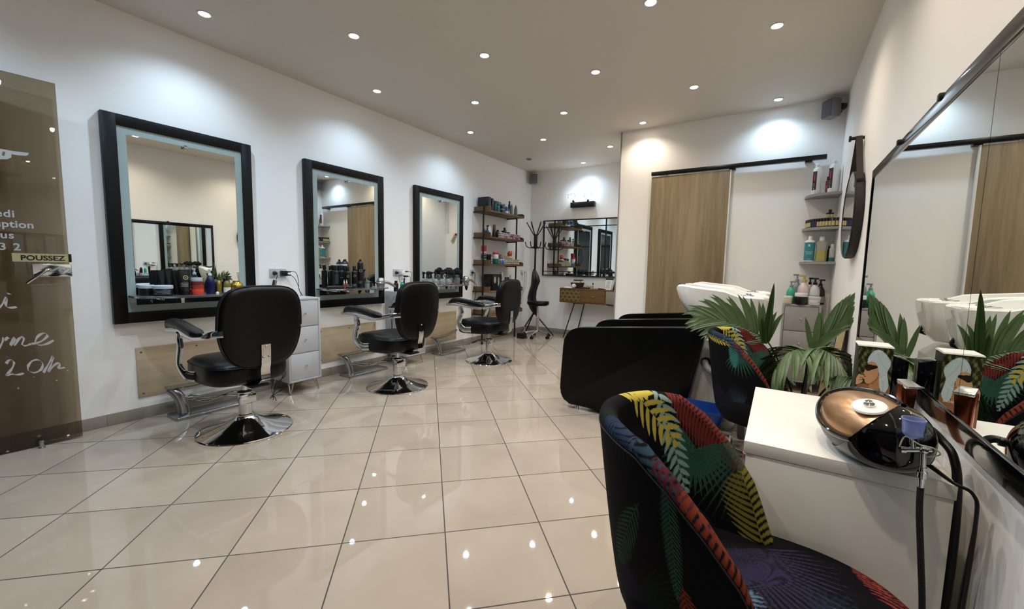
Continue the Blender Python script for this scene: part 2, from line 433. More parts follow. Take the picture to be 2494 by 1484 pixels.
# ---- writing on the glass door
dtext('lettering', 'samedi', 0.700, 1.473, 0.060, off=0.0012, align='RIGHT', spacing=1.08)
dtext('lettering', 'interruption', 0.774, 1.411, 0.060, off=0.0012, align='RIGHT', spacing=1.03)
dtext('lettering', 'vous', 0.690, 1.343, 0.060, off=0.0012, align='RIGHT', spacing=1.08)
dtext('lettering', '3 2', 0.712, 1.272, 0.060, off=0.0012, align='RIGHT', spacing=1.15)
SCR = dict(
i=[(0.599, 0.915), (0.616, 0.934), (0.636, 0.978), (0.639, 0.973), (0.632, 0.933), (0.643, 0.917), (0.674, 0.92)],
r=[(0.587, 0.668), (0.602, 0.697), (0.613, 0.734), (0.615, 0.716), (0.629, 0.734), (0.638, 0.723)],
n=[(0.636, 0.682), (0.652, 0.731), (0.654, 0.716), (0.649, 0.68), (0.671, 0.719), (0.688, 0.732), (0.69, 0.711), (0.682, 0.68), (0.698, 0.673), (0.719, 0.681)],
e=[(0.722, 0.68), (0.761, 0.691), (0.791, 0.725), (0.774, 0.743), (0.749, 0.724), (0.737, 0.689), (0.753, 0.668), (0.784, 0.671), (0.816, 0.691)],
two=[(0.612, 0.572), (0.627, 0.593), (0.643, 0.579), (0.636, 0.544), (0.616, 0.509), (0.606, 0.498), (0.625, 0.502), (0.654, 0.493), (0.678, 0.499)],
zero=[(0.697, 0.538), (0.716, 0.569), (0.744, 0.573), (0.76, 0.545), (0.751, 0.509), (0.722, 0.493), (0.699, 0.511), (0.697, 0.538)],
h=[(0.76, 0.486), (0.784, 0.536), (0.808, 0.586), (0.798, 0.538), (0.781, 0.487), (0.809, 0.526), (0.831, 0.538), (0.834, 0.521), (0.825, 0.5), (0.855, 0.503)],
idot=[(0.643, 1.004), (0.649, 1.004), (0.656, 1.000)])
def stroke(name, pts, mat, parent, x=GX):
    P = spline([(p[0], p[1], 0) for p in pts], 7); mb = MB()
    L_, R_ = [], []
    for i, p in enumerate(P):
        w = 0.0034 + 0.0030*(0.5+0.5*math.sin(i*0.5+1))            # broad-nib pen
        L_.append((x, p.x-w*0.75, p.y+w)); R_.append((x, p.x+w*0.75, p.y-w))
    for i in range(len(P)-1): mb.quad(L_[i], L_[i+1], R_[i+1], R_[i])
    return mb.build(name, mat, parent)
for k, pts in SCR.items(): stroke('script_lettering', pts, vinyl, GD)
mb = MB()
bar = [(0.60,1.875),(0.666, 1.875), (0.712, 1.872), (0.779, 1.875), (0.774, 1.862), (0.765, 1.855), (0.727, 1.851), (0.708, 1.852)]
low = [(0.708, 1.852), (0.707, 1.832), (0.69, 1.818), (0.662, 1.812), (0.63,1.815),(0.60,1.83)]
mb.prism(bar+low, lambda u, v, t: (GX+t, u, v), 0, 0.0004); mb.build('emblem', vinyl, GD)
MB().prism([(0.670, 1.838), (0.676, 1.861), (0.686, 1.859), (0.680, 1.834)], lambda u, v, t: (GX+0.0005+t, u, v), 0, 0.0004).build('emblem_slit', M('slit_brown','6b6050'), GD)
dtext('lettering', 'family', 0.706, 1.806, 0.028, M('brown_vinyl','7b5542',0.6))
MB().prism(rrect(0.252,0.052,0.003,3,0.800,1.228), lambda u,v,t:(GX+t,u,v), 0, 0.001).build('push_plate', M('gold_film','b1a678',0.35), GD)
text_mesh('lettering', 'POUSSEZ', 0.043, M('black_ink','111111',0.5), lambda u,v:(GX+0.0016, 0.706+u, 1.212+v), GD, off=0.0013, sx=1.07)
MB().box(GX, GX+0.0018, 0.911, 0.925, 1.203, 1.256).build('black_tab', black_plastic, GD)
MB().prism(rrect(0.172,0.082,0.004,3,0.836,1.148), lambda u,v,t:(t,u,v), -0.012, 0.016, 0.002).build('lock_plate', chrome, GD)
mb = MB(); mb.cyl((0.016,0.818,1.153),(0.052,0.818,1.153),0.011); mb.tube(spline([(0.05,0.818,1.153),(0.054,0.80,1.142),(0.056,0.76,1.105),(0.054,0.722,1.068)],5),0.008,10,rs=None)
mb.cyl((0.016,0.875,1.146),(0.02,0.875,1.146),0.012)
mb.build('door_handle', chrome, GD)
MB().box(-0.02,0.02,0.0,0.16,0.0,0.06,0.002).build('floor_pivot', alu, GD)
o = MB().lathe([(0.016,0.0),(0.016,0.006),(0.011,0.008),(0.011,0.038),(0.014,0.04),(0.013,0.052),(0.002,0.055)]).build('door_stop', alu, None, (0.145,0.50,0)); tag(o,'small metal door stop on the floor under the open glass door','door stop')

# ================================================================== LEFT WALL
frost = M('frosted_glass_border', '9aa8a4', 0.5, 0.0, var=0.05, vscale=4)
def wall_mirror(y0, label, rev=False):
    Wd, z0, z1, t = 0.972, 0.755, 2.262, 0.05
    fw = 0.080
    r = thing('wall_mirror', label, 'mirror', (0, y0, z0), 0, None)
    mb = MB(); h = z1-z0
    for a,b,c,d in ((0,fw,0,h),(Wd-fw,Wd,0,h),(fw,Wd-fw,0,fw),(fw,Wd-fw,h-fw,h)):
        mb.box(0.0005, t, a, b, c, d, 0.002)
    mb.build('frame', black_lacq, r)
    bw = 0.052
    mb = MB(); a0,a1,c0,c1 = fw, Wd-fw, fw, h-fw
    out = [(a0,c0),(a1,c0),(a1,c1),(a0,c1)]; inn = [(a0+bw,c0+bw),(a1-bw,c0+bw),(a1-bw,c1-bw),(a0+bw,c1-bw)]
    for i in range(4):
        j=(i+1)%4; mb.quad((0.041,*out[i]),(0.041,*out[j]),(0.041,*inn[j]),(0.041,*inn[i]))
    mb.build('frosted_border', frost, r, smooth=0)
    MB().box(0.02,0.0405,a0,a1,c0,c1).build('mirror_glass', mirror_m, r, smooth=0)
    mb = MB().lathe([(0.004,0),(0.012,0.004),(0.017,0.012),(0.017,0.022),(0.012,0.03),(0.002,0.032)], (0.041, Wd/2-0.005, 1.366), 16, (1,0,0)); mb.build('knob', chrome, r)
    return r
wall_mirror(0.908, 'tall black framed mirror nearest the glass door, behind the closest barber chair')
wall_mirror(2.375, 'middle of the three tall black framed mirrors on the left wall')
wall_mirror(3.855, 'farthest of the three tall black framed mirrors, next to the shelf rack')

shelf_m = M('satin_steel_shelf', 'a9abad', 0.22, 0.85, var=0.05)
def mirror_shelf(yc, label):
    r = thing('wall_shelf', label, 'shelf', (0.052, yc, 0.962), 0, None)
    pts = [(0,-0.40),(0.10,-0.40)] + [(0.10+0.20*math.sin(a)**0.8, -0.40+0.30*(1-math.cos(a))) for a in [PI/2*i/8 for i in range(1,9)]]
    pts += [(x,-y) for x,y in reversed(pts)]
    MB().prism(pts, lambda u,v,t:(u,v,t), -0.014, 0, 0.003).build('shelf_board', shelf_m, r)
    for s in (-1,1):
        mb=MB(); mb.box(0.0,0.16,s*0.24-0.008,s*0.24+0.008,-0.034,-0.014,0.003); mb.cyl((0.0,s*0.24,-0.05),(0.004,s*0.24,-0.05),0.022)
        mb.build('bracket', chrome, r)
    return r
mirror_shelf(1.39,'curved steel shelf across the nearest framed mirror, crowded with jars and tubes')
mirror_shelf(2.865,'curved steel shelf across the middle framed mirror, carrying black spray cans')
mirror_shelf(4.345,'curved steel shelf across the farthest framed mirror, carrying glass jars and brushes')

ply = wood('kick_plywood', 'a8957a', 'c4b296', 0.55, grain=14, axis='Y')
def kick(y0, y1, z0, z1, label):
    r = thing('wall_panel', label, 'panel', (0, y0, z0))
    MB().box(0.0005, 0.012, 0, y1-y0, 0, z1-z0, 0.0015).build('board', ply, r)
    w, h = y1-y0, z1-z0
    for a, b in ((0.03,0.03),(0.03,h-0.035),(w-0.03,0.03),(w-0.03,h-0.035),(w/2,0.05),(w/2,h-0.035)):
        MB().lathe([(0.002,0.003),(0.006,0.002),(0.0075,0)], (0.012,a,b), 12, (1,0,0)).build('screw', M('brass_screw','7a6a4a',0.35,0.8), r)
kick(1.024,1.80,0.168,0.555,'light wooden kick board with screws under the nearest mirror, beside the glass door')
kick(2.50,3.245,0.155,0.535,'light wooden kick board under the middle mirror, left of the second chair')
kick(3.90,4.728,0.12,0.549,'light wooden kick board under the farthest mirror, ending short of the shelf rack')

cast = M('cast_aluminium', 'a5a6a6', 0.22, 0.95, var=0.05)
def footrest(x, y, label):
    r = thing('footrest', label, 'footrest', (x, y, 0))
    mb = MB(); mb.prism(rrect(0.20,0.52,0.02,4,0,0), lambda u,v,t:(u,v,t), 0, 0.024, 0.005); mb.build('base_plate', cast, r)
    mb = MB()
    P = spline([(-0.01,-0.17,0.02),(-0.02,-0.175,0.09),(-0.04,-0.20,0.17),(-0.07,-0.245,0.225)],5)
    mb.tube(P, 0.03, 12, rs=[0.034-0.010*i/len(P) for i in range(len(P))], flat=(0.022,0.04)); mb.build('upright', cast, r)
    P = spline([(-0.07,-0.26,0.232),(-0.068,-0.12,0.226),(-0.065,0.02,0.236),(-0.06,0.14,0.262),(-0.055,0.215,0.29)],6)
    n = len(P); mb = MB(); R = []
    for i, p in enumerate(P):
        w = 0.055*(1-abs(i/(n-1)-0.35)**2*1.4); R.append([p+Vector((0.0+w*cx,0,hz)) for cx, hz in ((-1,0.004),(-0.8,-0.008),(0,-0.012),(0.8,-0.008),(1,0.004),(0.6,0.010),(0,0.013),(-0.6,0.010))])
    mb.rings(R); mb.build('foot_bar', cast, r)
    return r
FR = ((0.195,1.42,'cast aluminium footrest on the floor under the nearest mirror'),
      (0.185,2.94,'cast aluminium footrest in front of the second kick board'),
      (0.205,4.35,'cast aluminium footrest under the farthest mirror'))
f0 = footrest(*FR[0])
f0['group'] = 'footrests along the left wall'
for x,y,l in FR[1:]: dup(f0,(x,y,0),0,l)

# ------------------------------------------------------------------ drawer cabinets
knob_m = M('steel_knob', 'cfd0d0', 0.18, 1.0)
def cabinet(name_label, loc, rz, w=0.315, d=0.375, h=0.90, z0=0.118, n=3, col=cab_grey):
    """front faces local -y ... +x side is the front: x is depth"""
    r = thing('drawer_cabinet', name_label, 'cabinet', loc, rz)
    t = 0.018
    mb = MB()
    mb.box(0,d,0,t,z0,h,0.0015); mb.box(0,d,w-t,w,z0,h,0.0015); mb.box(0,d,t,w-t,z0,z0+t,0.001); mb.box(0,d,t,w-t,h-t,h,0.001); mb.box(0,0.01,t,w-t,z0+t,h-t)
    mb.build('body', col, r)
    hh = (h-z0-2*t)/n
    for k in range(n):
        a = z0+t+k*hh+0.003; b = z0+t+(k+1)*hh-0.003
        dr = MB().box(0.02,d-0.004,t+0.003,w-t-0.003,a,b,0.001).build('drawer', col, r)
        MB().lathe([(0.004,0),(0.004,0.012),(0.009,0.016),(0.009,0.022),(0.002,0.025)], (d-0.004,w/2,(a+b)/2), 14, (1,0,0)).build('knob', knob_m, dr)
    for sx in (0.05, d-0.045):
        for sy in (0.03, w-0.03):
            s = 1 if sy > w/2 else -1; q = 1 if sx > d/2 else -1
            mb = MB()
            mb.tube([(sx-q*0.03,sy,z0),(sx+q*0.02,sy+s*0.012,0.0)],0.006,8,rs=[0.012,0.005])
            mb.tube([(sx,sy-s*0.03,z0),(sx+q*0.02,sy+s*0.012,0.0)],0.006,8,rs=[0.010,0.005])
            mb.build('leg', alu, r)
    return r
cabinet('pale grey three drawer cabinet between the first and second mirrors, behind the nearest chair', (0.002,1.985,0), 0)
cabinet('pale grey drawer cabinet between the second and third mirrors, half hidden by the second chair', (0.002,3.395,0), 0)
cabinet('grey drawer cabinet in the right back corner carrying pump bottles and jars', (4.125,5.385,0), -PI/2, w=0.325, d=0.275, h=0.905, z0=0.10, n=3, col=M('taupe_laminate','9b9793',0.45))

# ------------------------------------------------------------------ barber chairs
def barber_chair(label, loc, rz):
    r = thing('barber_chair', label, 'chair', loc, rz, 'black barber chairs in front of the mirrors')
    MB().lathe([(0.302,0.0),(0.305,0.004),(0.302,0.010),(0.27,0.020),(0.20,0.036),(0.13,0.060),(0.09,0.082),(0.068,0.098),(0.062,0.108),(0.05,0.112)], seg=64).build('base', chrome, r)
    mb = MB().lathe([(0.052,0.10),(0.052,0.118),(0.043,0.122),(0.043,0.235),(0.050,0.238),(0.050,0.285),(0.044,0.292),(0.021,0.296),(0.019,0.38)], seg=32); mb.build('column', chrome, r)
    mb = MB()
    for s in (-1,1):
        mb.tube(spline([(0.906*d-0.423*s*w,0.423*d+0.906*s*w,z) for d,w,z in ((0.02,0.045,0.265),(0.14,0.042,0.258),(0.20,0.040,0.235),(0.29,0.036,0.205),(0.48,0.030,0.212))],6),0.0062,8)
    mb.tube([(0.906*d-0.423*w,0.423*d+0.906*w,0.212) for d,w in ((0.48,-0.03),(0.488,0),(0.48,0.03))],0.0062,8)
    mb.box(-0.055,-0.02,-0.055,0.055,0.20,0.275,0.006)
    mb.build('pump_lever', chrome, r)
    # seat cushion
    mb = MB(); R = []
    for k,(z,s) in enumerate(((0.372,0.80),(0.375,0.90),(0.390,0.965),(0.42,0.99),(0.47,1.0),(0.505,0.99),(0.522,0.955),(0.531,0.88),(0.534,0.6),(0.534,0.2))):
        R.append([Vector((x,y,z + (0.012*(1-((x-0.09)/0.3)**2) if k>6 else 0) + (-0.012*((x-0.09)/0.3) if k<5 else 0))) for x,y in sup(56,0.305*s,0.262*s,3.6,0.085,0)])
    mb.rings(R); se = mb.build('seat', leather, r, smooth=60)
    P=[Vector((x,y,0.508)) for x,y in sup(56,0.3035,0.2605,3.6,0.085,0)]; P.append(P[0])
    MB().tube(P,0.004,6).build('piping', leather, se)
    # backrest: rounded shield, slightly dished and reclined
    mb = MB(); NZ = 26; zb, zt = 0.515, 1.072
    def outline(v, sc):                                           # v 0..1 bottom->top, half width
        z = zb+(zt-zb)*v
        return z
    ringsn = 60; base_o=[]
    for i in range(ringsn):
        t = 2*PI*i/ringsn; c, s = math.cos(t), math.sin(t)
        e = 3.7
        yy = abs(c)**(2/e)*(1 if c>=0 else -1); zz = abs(s)**(2/e)*(1 if s>=0 else -1)
        wid = 0.268*(1+0.0*zz) * (1 - 0.20*max(0,-zz)**1.3 - 0.03*max(0,zz))
        base_o.append((yy*wid, (zb+zt)/2+zz*(zt-zb)/2))
    zc = (zb+zt)/2
    def bx(y,z): return -0.262 - 0.10*(z-zb)/(zt-zb)*0.35 + 0.25*y*y - 0.02
    R = []
    for off, s in ((0.030,0.30),(0.034,0.62),(0.036,0.86),(0.028,0.955),(0.012,0.99),(-0.006,1.0),(-0.022,0.985),(-0.034,0.95),(-0.040,0.88),(-0.040,0.6),(-0.038,0.2)):
        R.append([Vector((bx(y*s, zc+(z-zc)*s)+off, y*s, zc+(z-zc)*s)) for y,z in base_o])
    mb.rings(R); bk = mb.build('backrest', leather, r, smooth=60)
    for q in (0.012,-0.022):
        P=[Vector((bx(y,z)+q,y*(0.992),zc+(z-zc)*0.992)) for y,z in base_o]; P.append(P[0])
        MB().tube(P,0.004,6).build('piping', leather, bk)
    # chrome bracket plate on the back
    mb = MB(); P=[]
    for z,x in ((0.675,-0.338),(0.60,-0.335),(0.535,-0.330),(0.50,-0.318),(0.46,-0.318),(0.43,-0.322),(0.405,-0.30),(0.385,-0.25)):
        P.append((x,z))
    R=[[Vector((x-0.003,-0.030,z)),Vector((x-0.003,0.030,z)),Vector((x+0.004,0.030,z)),Vector((x+0.004,-0.030,z))] for x,z in P]
    mb.rings(R); br = mb.build('back_bracket', chrome, r, smooth=30)
    for y,z in ((0,0.66),(-0.018,0.588),(0.018,0.588)): MB().lathe([(0.007,0),(0.007,0.003),(0.003,0.006)],(-0.341,y,z),10,(-1,0,0)).build('bolt', alu, br)
    MB().box(-0.25,0.12,-0.06,0.06,0.362,0.376,0.003).build('seat_plate', black_metal, r)
    for s in (1,-1):
        # arm frame: flat chrome band from seat side, up the front, back under the pad to the backrest
        path = spline([(0.10,0.262,0.430),(0.20,0.285,0.43),(0.265,0.298,0.49),(0.255,0.300,0.56),(0.225,0.300,0.63),(0.235,0.300,0.69),(0.225,0.300,0.722)],6)
        mb = MB(); mb.tube([(p.x,p.y*s,p.z) for p in path],0.02,10,flat=(0.036,0.010)); mb.build('arm_support', chrome, r)
        path = spline([(0.475,0.300,0.735),(0.43,0.300,0.740),(0.32,0.300,0.742),(0.16,0.300,0.728),(0.0,0.300,0.722),(-0.14,0.298,0.742),(-0.26,0.285,0.765),(-0.325,0.245,0.772)],6)
        mb = MB(); mb.tube([(p.x,p.y*s,p.z) for p in path],0.02,10,flat=(0.022,0.006)); mb.build('arm_bar', chrome, r)
        P = spline([(0.425,0.300,0.752),(0.34,0.300,0.792),(0.18,0.300,0.788),(0.0,0.300,0.762),(-0.125,0.300,0.752)],6); n=len(P)
        mb = MB(); R=[]
        for i,p in enumerate(P):
            u=i/(n-1); w=0.040*min(1,(0.45+2.8*u))*min(1,0.5+4*(1-u)); h=0.029*min(1,0.35+3*u)*min(1,0.45+3.5*(1-u))
            R.append([Vector((p.x,(p.y+w*a)*s,p.z+h*b)) for a,b in sup(16,1,1,2.8)])
        mb.rings(R); mb.build('arm_pad', leather, r, smooth=60)
    return r
CH = barber_chair('black barber chair nearest the camera, with chrome round base', (0.85,1.402,0), PI-0.01)
dup(CH,(0.895,2.80,0),PI+0.0,'second of the three black barber chairs, in front of the middle mirror')
dup(CH,(0.955,4.285,0),PI+0.03,'farthest of the three black barber chairs, in front of the shelf rack')
# ================================================================== RIGHT SIDE
# ---- large two-pane mirror on the right wall
r = thing('wall_mirror', 'very large black framed mirror with two panes covering the right wall', 'mirror', (XR, 0.10, 0.79))
Lm, hm = 3.19, 1.06
mb = MB(); fw = 0.060
# sloped glossy frame: wall side thick, inner side thin
def frame_bar(mb, a, b, inn):      # a,b outer corner (y,z); inn inner corners
    (ya,za),(yb,zb_) = a,b; (yc,zc_),(yd,zd) = inn
    mb.hexa([(0,ya,za),(0,yb,zb_),(0,yd,zd),(0,yc,zc_),(-0.028,ya,za),(-0.028,yb,zb_),(-0.030,yd,zd),(-0.030,yc,zc_)],0.002)
frame_bar(mb,(0,0),(Lm,0),((fw,fw),(Lm-0.035,fw)))
frame_bar(mb,(0,hm),(Lm,hm),((fw,hm-fw*0.9),(Lm-0.035,hm-fw*0.9)))
frame_bar(mb,(0,0),(0,hm),((fw,fw),(fw,hm-fw)))
frame_bar(mb,(Lm,0),(Lm,hm),((Lm-0.035,fw),(Lm-0.035,hm-fw)))
mb.build('frame', M('black_gloss_frame','040405',0.12,coat=0.6), r)
MB().box(-0.024,-0.004,0.05,1.478,0.05,hm-0.045).build('mirror_pane', mirror_m, r, smooth=0)
MB().box(-0.024,-0.004,1.481,Lm-0.03,0.05,hm-0.045).build('mirror_pane', mirror_m, r, smooth=0)
for y in (1.05,1.95,2.55):
    MB().box(-0.034,0,y-0.012,y+0.012,hm-0.012,hm+0.012,0.003).build('clip', black_metal, r)

# ---- round mirror on a strap
brown_leather = M('dark_brown_leather','2a2420',0.5,bump=0.1,vscale=90)
yc, zc, rr = 3.99, 1.665, 0.315
r = thing('round_mirror', 'round mirror with deep dark rim hanging from a leather strap beside the corner shelves', 'mirror', (XR, yc, zc))
mb = MB(); mb.lathe([(rr-0.006,0.004),(rr,0.004),(rr,0.056),(rr-0.004,0.059),(rr-0.006,0.051)], (0,0,0), 64, (-1,0,0), cap=False); mb.build('rim', brown_leather, r)
MB().lathe([(0.001,0.0555),(rr-0.006,0.0555)], (0,0,0), 64, (-1,0,0), cap=False).build('mirror_glass', mirror_m, r, smooth=0)
def wrapstrap(s):
    P=[]
    a0=math.radians(28)
    pts=[(0.0,0.56)]+[(s*rr*math.cos(PI/2-u*(PI/2-a0))*1.0*0.0+s*(rr+0.004)*math.sin(u*math.radians(62)), 0) for u in ()]
    P=[Vector((-0.031,0.0,0.575)),Vector((-0.031,s*0.012,0.56)),Vector((-0.031,s*(rr+0.004)*math.sin(math.radians(50)),(rr+0.004)*math.cos(math.radians(50))+0.02))]
    for d in (58,70,85,100,120,140,160,180): P.append(Vector((-0.031,s*(rr+0.003)*math.sin(math.radians(d)),(rr+0.003)*math.cos(math.radians(d)))))
    return P
for s in (1,-1):
    P = wrapstrap(s); mb = MB(); R=[]
    for i,p in enumerate(P):
        t=(P[min(i+1,len(P)-1)]-P[max(i-1,0)]).normalized(); n=Vector((0,-t.z,t.y))
        R.append([p+Vector((0.019,0,0)),p+Vector((-0.019,0,0)),p+Vector((-0.019,0,0))+n*0.003*s,p+Vector((0.019,0,0))+n*0.003*s])
    mb.rings(R); mb.build('strap', brown_leather, r)
    y_,z_ = s*(rr+0.007)*math.sin(math.radians(52)), (rr+0.007)*math.cos(math.radians(52))+0.015
    MB().box(-0.053,-0.009,y_-0.008,y_+0.008,z_-0.012,z_+0.012,0.003).build('buckle', black_metal, r)
o = MB().lathe([(0.012,0),(0.012,0.075),(0.022,0.078),(0.022,0.09),(0.004,0.092)],(0,0,0),20,(-1,0,0)).build('wall_peg', black_metal, None, (XR, yc, zc+0.561)); tag(o,'black round peg holding up the strap of the round mirror','peg')

# ---- corner shelves
shelf_grey = M('grey_shelf','8f8d8c',0.5,var=0.04)
def corner_shelf(z, label):
    r_ = 0.285
    pts=[(0,0),(-r_,0)]+[(-r_*math.cos(a)**0.9, -r_*math.sin(a)**0.9) for a in [PI/2*i/14 for i in range(1,14)]]+[(0,-r_)]
    o = MB().prism(pts, lambda u,v,t:(u,v,t), -0.026, 0, 0.002).build('corner_shelf', shelf_grey, None, (XR-0.001, YP-0.001, z)); tag(o,label,'shelf')
corner_shelf(2.025,'top curved grey corner shelf holding two tall white bottles')
corner_shelf(1.690,'middle curved grey corner shelf lined with tiny bottles')
corner_shelf(1.345,'lowest curved grey corner shelf with the teal bottle')

# ---- loudspeakers
def speaker(loc, rz, label):
    r = thing('loudspeaker', label, 'loudspeaker', loc, rz)
    MB().box(-0.05,0.05,-0.065,0.065,-0.09,0.09,0.012).build('cabinet', M('speaker_grey','7d7d80',0.5), r)
    MB().box(0.05,0.056,-0.056,0.056,-0.08,0.08,0.006).build('grille', M('speaker_grille','66666a',0.7,bump=0.4,vscale=500), r)
    mb=MB(); mb.tube([(-0.05,0,0),(-0.085,0,0.0),(-0.11,0.01,0.02)],0.012,10); mb.cyl((-0.11,0,0.03),(-0.135,0,0.03),0.03); mb.build('mount', M('dark_mount','3a3a3c',0.5), r)
    mb=MB(); mb.tube(spline([(-0.05,0.03,0.05),(-0.08,0.05,0.02),(-0.07,0.03,-0.05),(-0.10,0.0,0.06)],5),0.004,6); mb.build('cable', black_plastic, r)
    return r
speaker((4.40,5.29,2.865), PI*1.20, 'grey loudspeaker in the right corner under the ceiling')
speaker((0.115,6.76,2.865), -PI/4, 'small grey loudspeaker in the far left corner under the ceiling')

# ---- desk
marble = bpy.data.materials.new('pale_marble_laminate'); marble.use_nodes=True
def mk_marble(m):
    N=m.node_tree.nodes; L=m.node_tree.links; b=N['Principled BSDF']
    tc=N.new('ShaderNodeTexCoord'); mp=N.new('ShaderNodeMapping'); mp.inputs['Rotation'].default_value=(0.5,0.9,0.7); mp.inputs['Scale'].default_value=(1,1.6,1)
    nz=N.new('ShaderNodeTexNoise'); nz.inputs['Scale'].default_value=3; nz.inputs['Detail'].default_value=6; nz.inputs['Distortion'].default_value=0.6
    L.new(tc.outputs['Object'],mp.inputs[0]); L.new(mp.outputs[0],nz.inputs['Vector'])
    cr=N.new('ShaderNodeValToRGB'); cr.color_ramp.elements[0].position=0.35; cr.color_ramp.elements[0].color=(*lin('dcd8cf'),1); cr.color_ramp.elements[1].position=0.6; cr.color_ramp.elements[1].color=(*lin('e6e2da'),1)
    L.new(nz.outputs['Fac'],cr.inputs[0]); L.new(cr.outputs[0],b.inputs['Base Color']); b.inputs['Roughness'].default_value=0.45
mk_marble(marble)
r = thing('desk', 'white marble-look desk against the right wall beside the palm-print chair', 'desk', (4.020, 1.405, 0))
MB().box(0,0.458,0,0.70,0.682,0.72,0.0015).build('desk_top', marble, r)
MB().box(0.006,0.455,0.004,0.695,0.0,0.680,0.001).build('desk_body', marble, r)
MB().prism(rrect(0.016,0.05,0.004,3), lambda u,v,t:(-0.0008+t,0.012+u,0.655+v),-0.001,0.0008).build('sticker', M('red_sticker','c8414a',0.5), r)

# ---- egg-shaped sun-tan spray machine
mg = Vector((-0.62,-0.30,0.72)).normalized()
r = thing('spray_machine', 'glossy black egg-shaped spray tanning machine with gold front on the desk', 'machine', (4.318,1.512,0.72))
ax = math.atan2(-0.36,0.11)
ux = Vector((math.cos(ax),math.sin(ax),0)); vx = Vector((-ux.y,ux.x,0))
def ell(p, s=1.0):      # unit sphere -> egg
    u=p.dot(ux); v=p.dot(vx); w=p.z
    k = 1.0+0.10*u
    e_ = 2.9 if w < 0 else 2.25                                # fuller sides than an ellipsoid
    hf = (1-min(abs(w),0.9999)**e_)**(1/e_)/max(math.sqrt(max(1-w*w,0)),0.02)
    u *= hf; v *= hf
    c = Vector((0,0,0.088))
    q = c + (ux*u*0.186 + vx*v*0.110*k + Vector((0,0,w*0.088*k)))*s
    q.z = max(q.z, 0.004)
    return q
def egg_part(name, test, s, mat, par, n=120):
    mb = MB(); bm=mb.bm; V={}
    def gv(i,j):
        j%=2*n
        if i in (0,n): j=0
        if (i,j) not in V:
            a=PI*i/n; b=2*PI*j/(2*n); V[(i,j)]=bm.verts.new(ell(Vector((math.sin(a)*math.cos(b),math.sin(a)*math.sin(b),math.cos(a))),s))
        return V[(i,j)]
    for i in range(n):
        for j in range(2*n):
            a=PI*(i+.5)/n; b=2*PI*(j+.5)/(2*n); p=Vector((math.sin(a)*math.cos(b),math.sin(a)*math.sin(b),math.cos(a)))
            if test(p): mb._f(list(dict.fromkeys([gv(i,j),gv(i+1,j),gv(i+1,j+1),gv(i,j+1)])))
    return mb.build(name, mat, par, smooth=180)
DD = Vector((0.78,-0.50,-0.42)).normalized(); cc = 0.50
egg_part('shell', lambda p: p.dot(DD)>0 or (p.dot(mg)<cc and p.z>-0.22), 1.0, black_gloss, r)
gold = M('rose_gold_metal','c79a72',0.28,0.75,var=0.03)
egg_part('gold_panel', lambda p: p.dot(DD)<0.12 and p.z>-0.26, 0.935, gold, r)
egg_part('silver_base', lambda p: p.dot(DD)<0.05 and p.z<=-0.20, 0.968, M('grey_base','4c4d4d',0.4,0.2), r)
e1 = Vector((0,0,1)); e1=(e1-DD*e1.dot(DD)).normalized(); e2=DD.cross(e1)
P=[e1*math.cos(a)+e2*math.sin(a) for a in [2*PI*i/120-PI for i in range(121)]]
P=[ell(p,0.997) for p in P if p.z>-0.22]
MB().tube(P,0.0025,8).build('opening_lip', black_gloss, r)
t1 = mg.cross(Vector((0,0,1))).normalized(); t2 = mg.cross(t1); sn = math.sqrt(1-cc*cc)
P=[(mg*cc+(t1*math.cos(a)+t2*math.sin(a))*sn) for a in [2*PI*i/160 for i in range(161)]]
P=[ell(p,0.995) for p in P if p.dot(DD)<0.04 and p.z>-0.24]
# keep the longest continuous run
runs=[[P[0]]]
for a_,b_ in zip(P,P[1:]):
    if (b_-a_).length<0.03: runs[-1].append(b_)
    else: runs.append([b_])
for R_ in runs:
    if len(R_)>3: MB().tube(R_,0.007,8).build('opening_lip', black_gloss, r)
pc = Vector((-0.22,-0.52,0.83)).normalized(); nrm = Vector((-0.17,-0.27,0.95)).normalized()
pcw = ell(pc,0.945)
MB().lathe([(0.001,0.005),(0.036,0.004),(0.039,0.0)],pcw,32,nrm).build('white_disc', white_plastic, r)
MB().lathe([(0.012,0.003),(0.012,0.010),(0.007,0.013),(0.008,0.018),(0.001,0.020)],pcw,18,nrm).build('silver_knob', chrome, r)
# brand line on gold panel follows the surface
def on_gold(u,v):
    b0=Vector((-0.72,-0.62,0.32)).normalized(); tx=Vector((0,0,1)).cross(b0).normalized(); ty=b0.cross(tx)
    q=(b0+tx*(u)*6+ty*(v)*8).normalized(); return ell(q,0.942)
text_mesh('lettering','Sun Cosmetics',0.0055,M('dark_print','4b382c',0.5),on_gold,r,align='CENTER')
mb=MB(); mb.tube(spline([(0.095,0.02,0.09),(0.128,0.03,0.095),(0.155,0.02,0.070),(0.172,-0.01,0.04),(0.178,-0.04,-0.04),(0.180,-0.05,-0.25),(0.180,-0.03,-0.50),(0.180,0.0,-0.705)],8),0.010,12); mb.cyl((0.085,0.02,0.09),(0.118,0.024,0.094),0.012)
mb.build('air_hose', black_plastic, r)
for k,(dz,dy) in enumerate(((0.03,0.0),(0.02,0.02))):
    mb=MB(); mb.tube(spline([(0.07,-0.06+dy,dz+0.005),(0.10,-0.085+dy,dz+0.01),(0.145,-0.12,0.012),(0.176,-0.14,0.0),(0.184,-0.145,-0.06),(0.186,-0.13+dy,-0.30),(0.186,-0.10+dy,-0.715)],6),0.004,8); mb.build('power_cable', black_plastic, r)

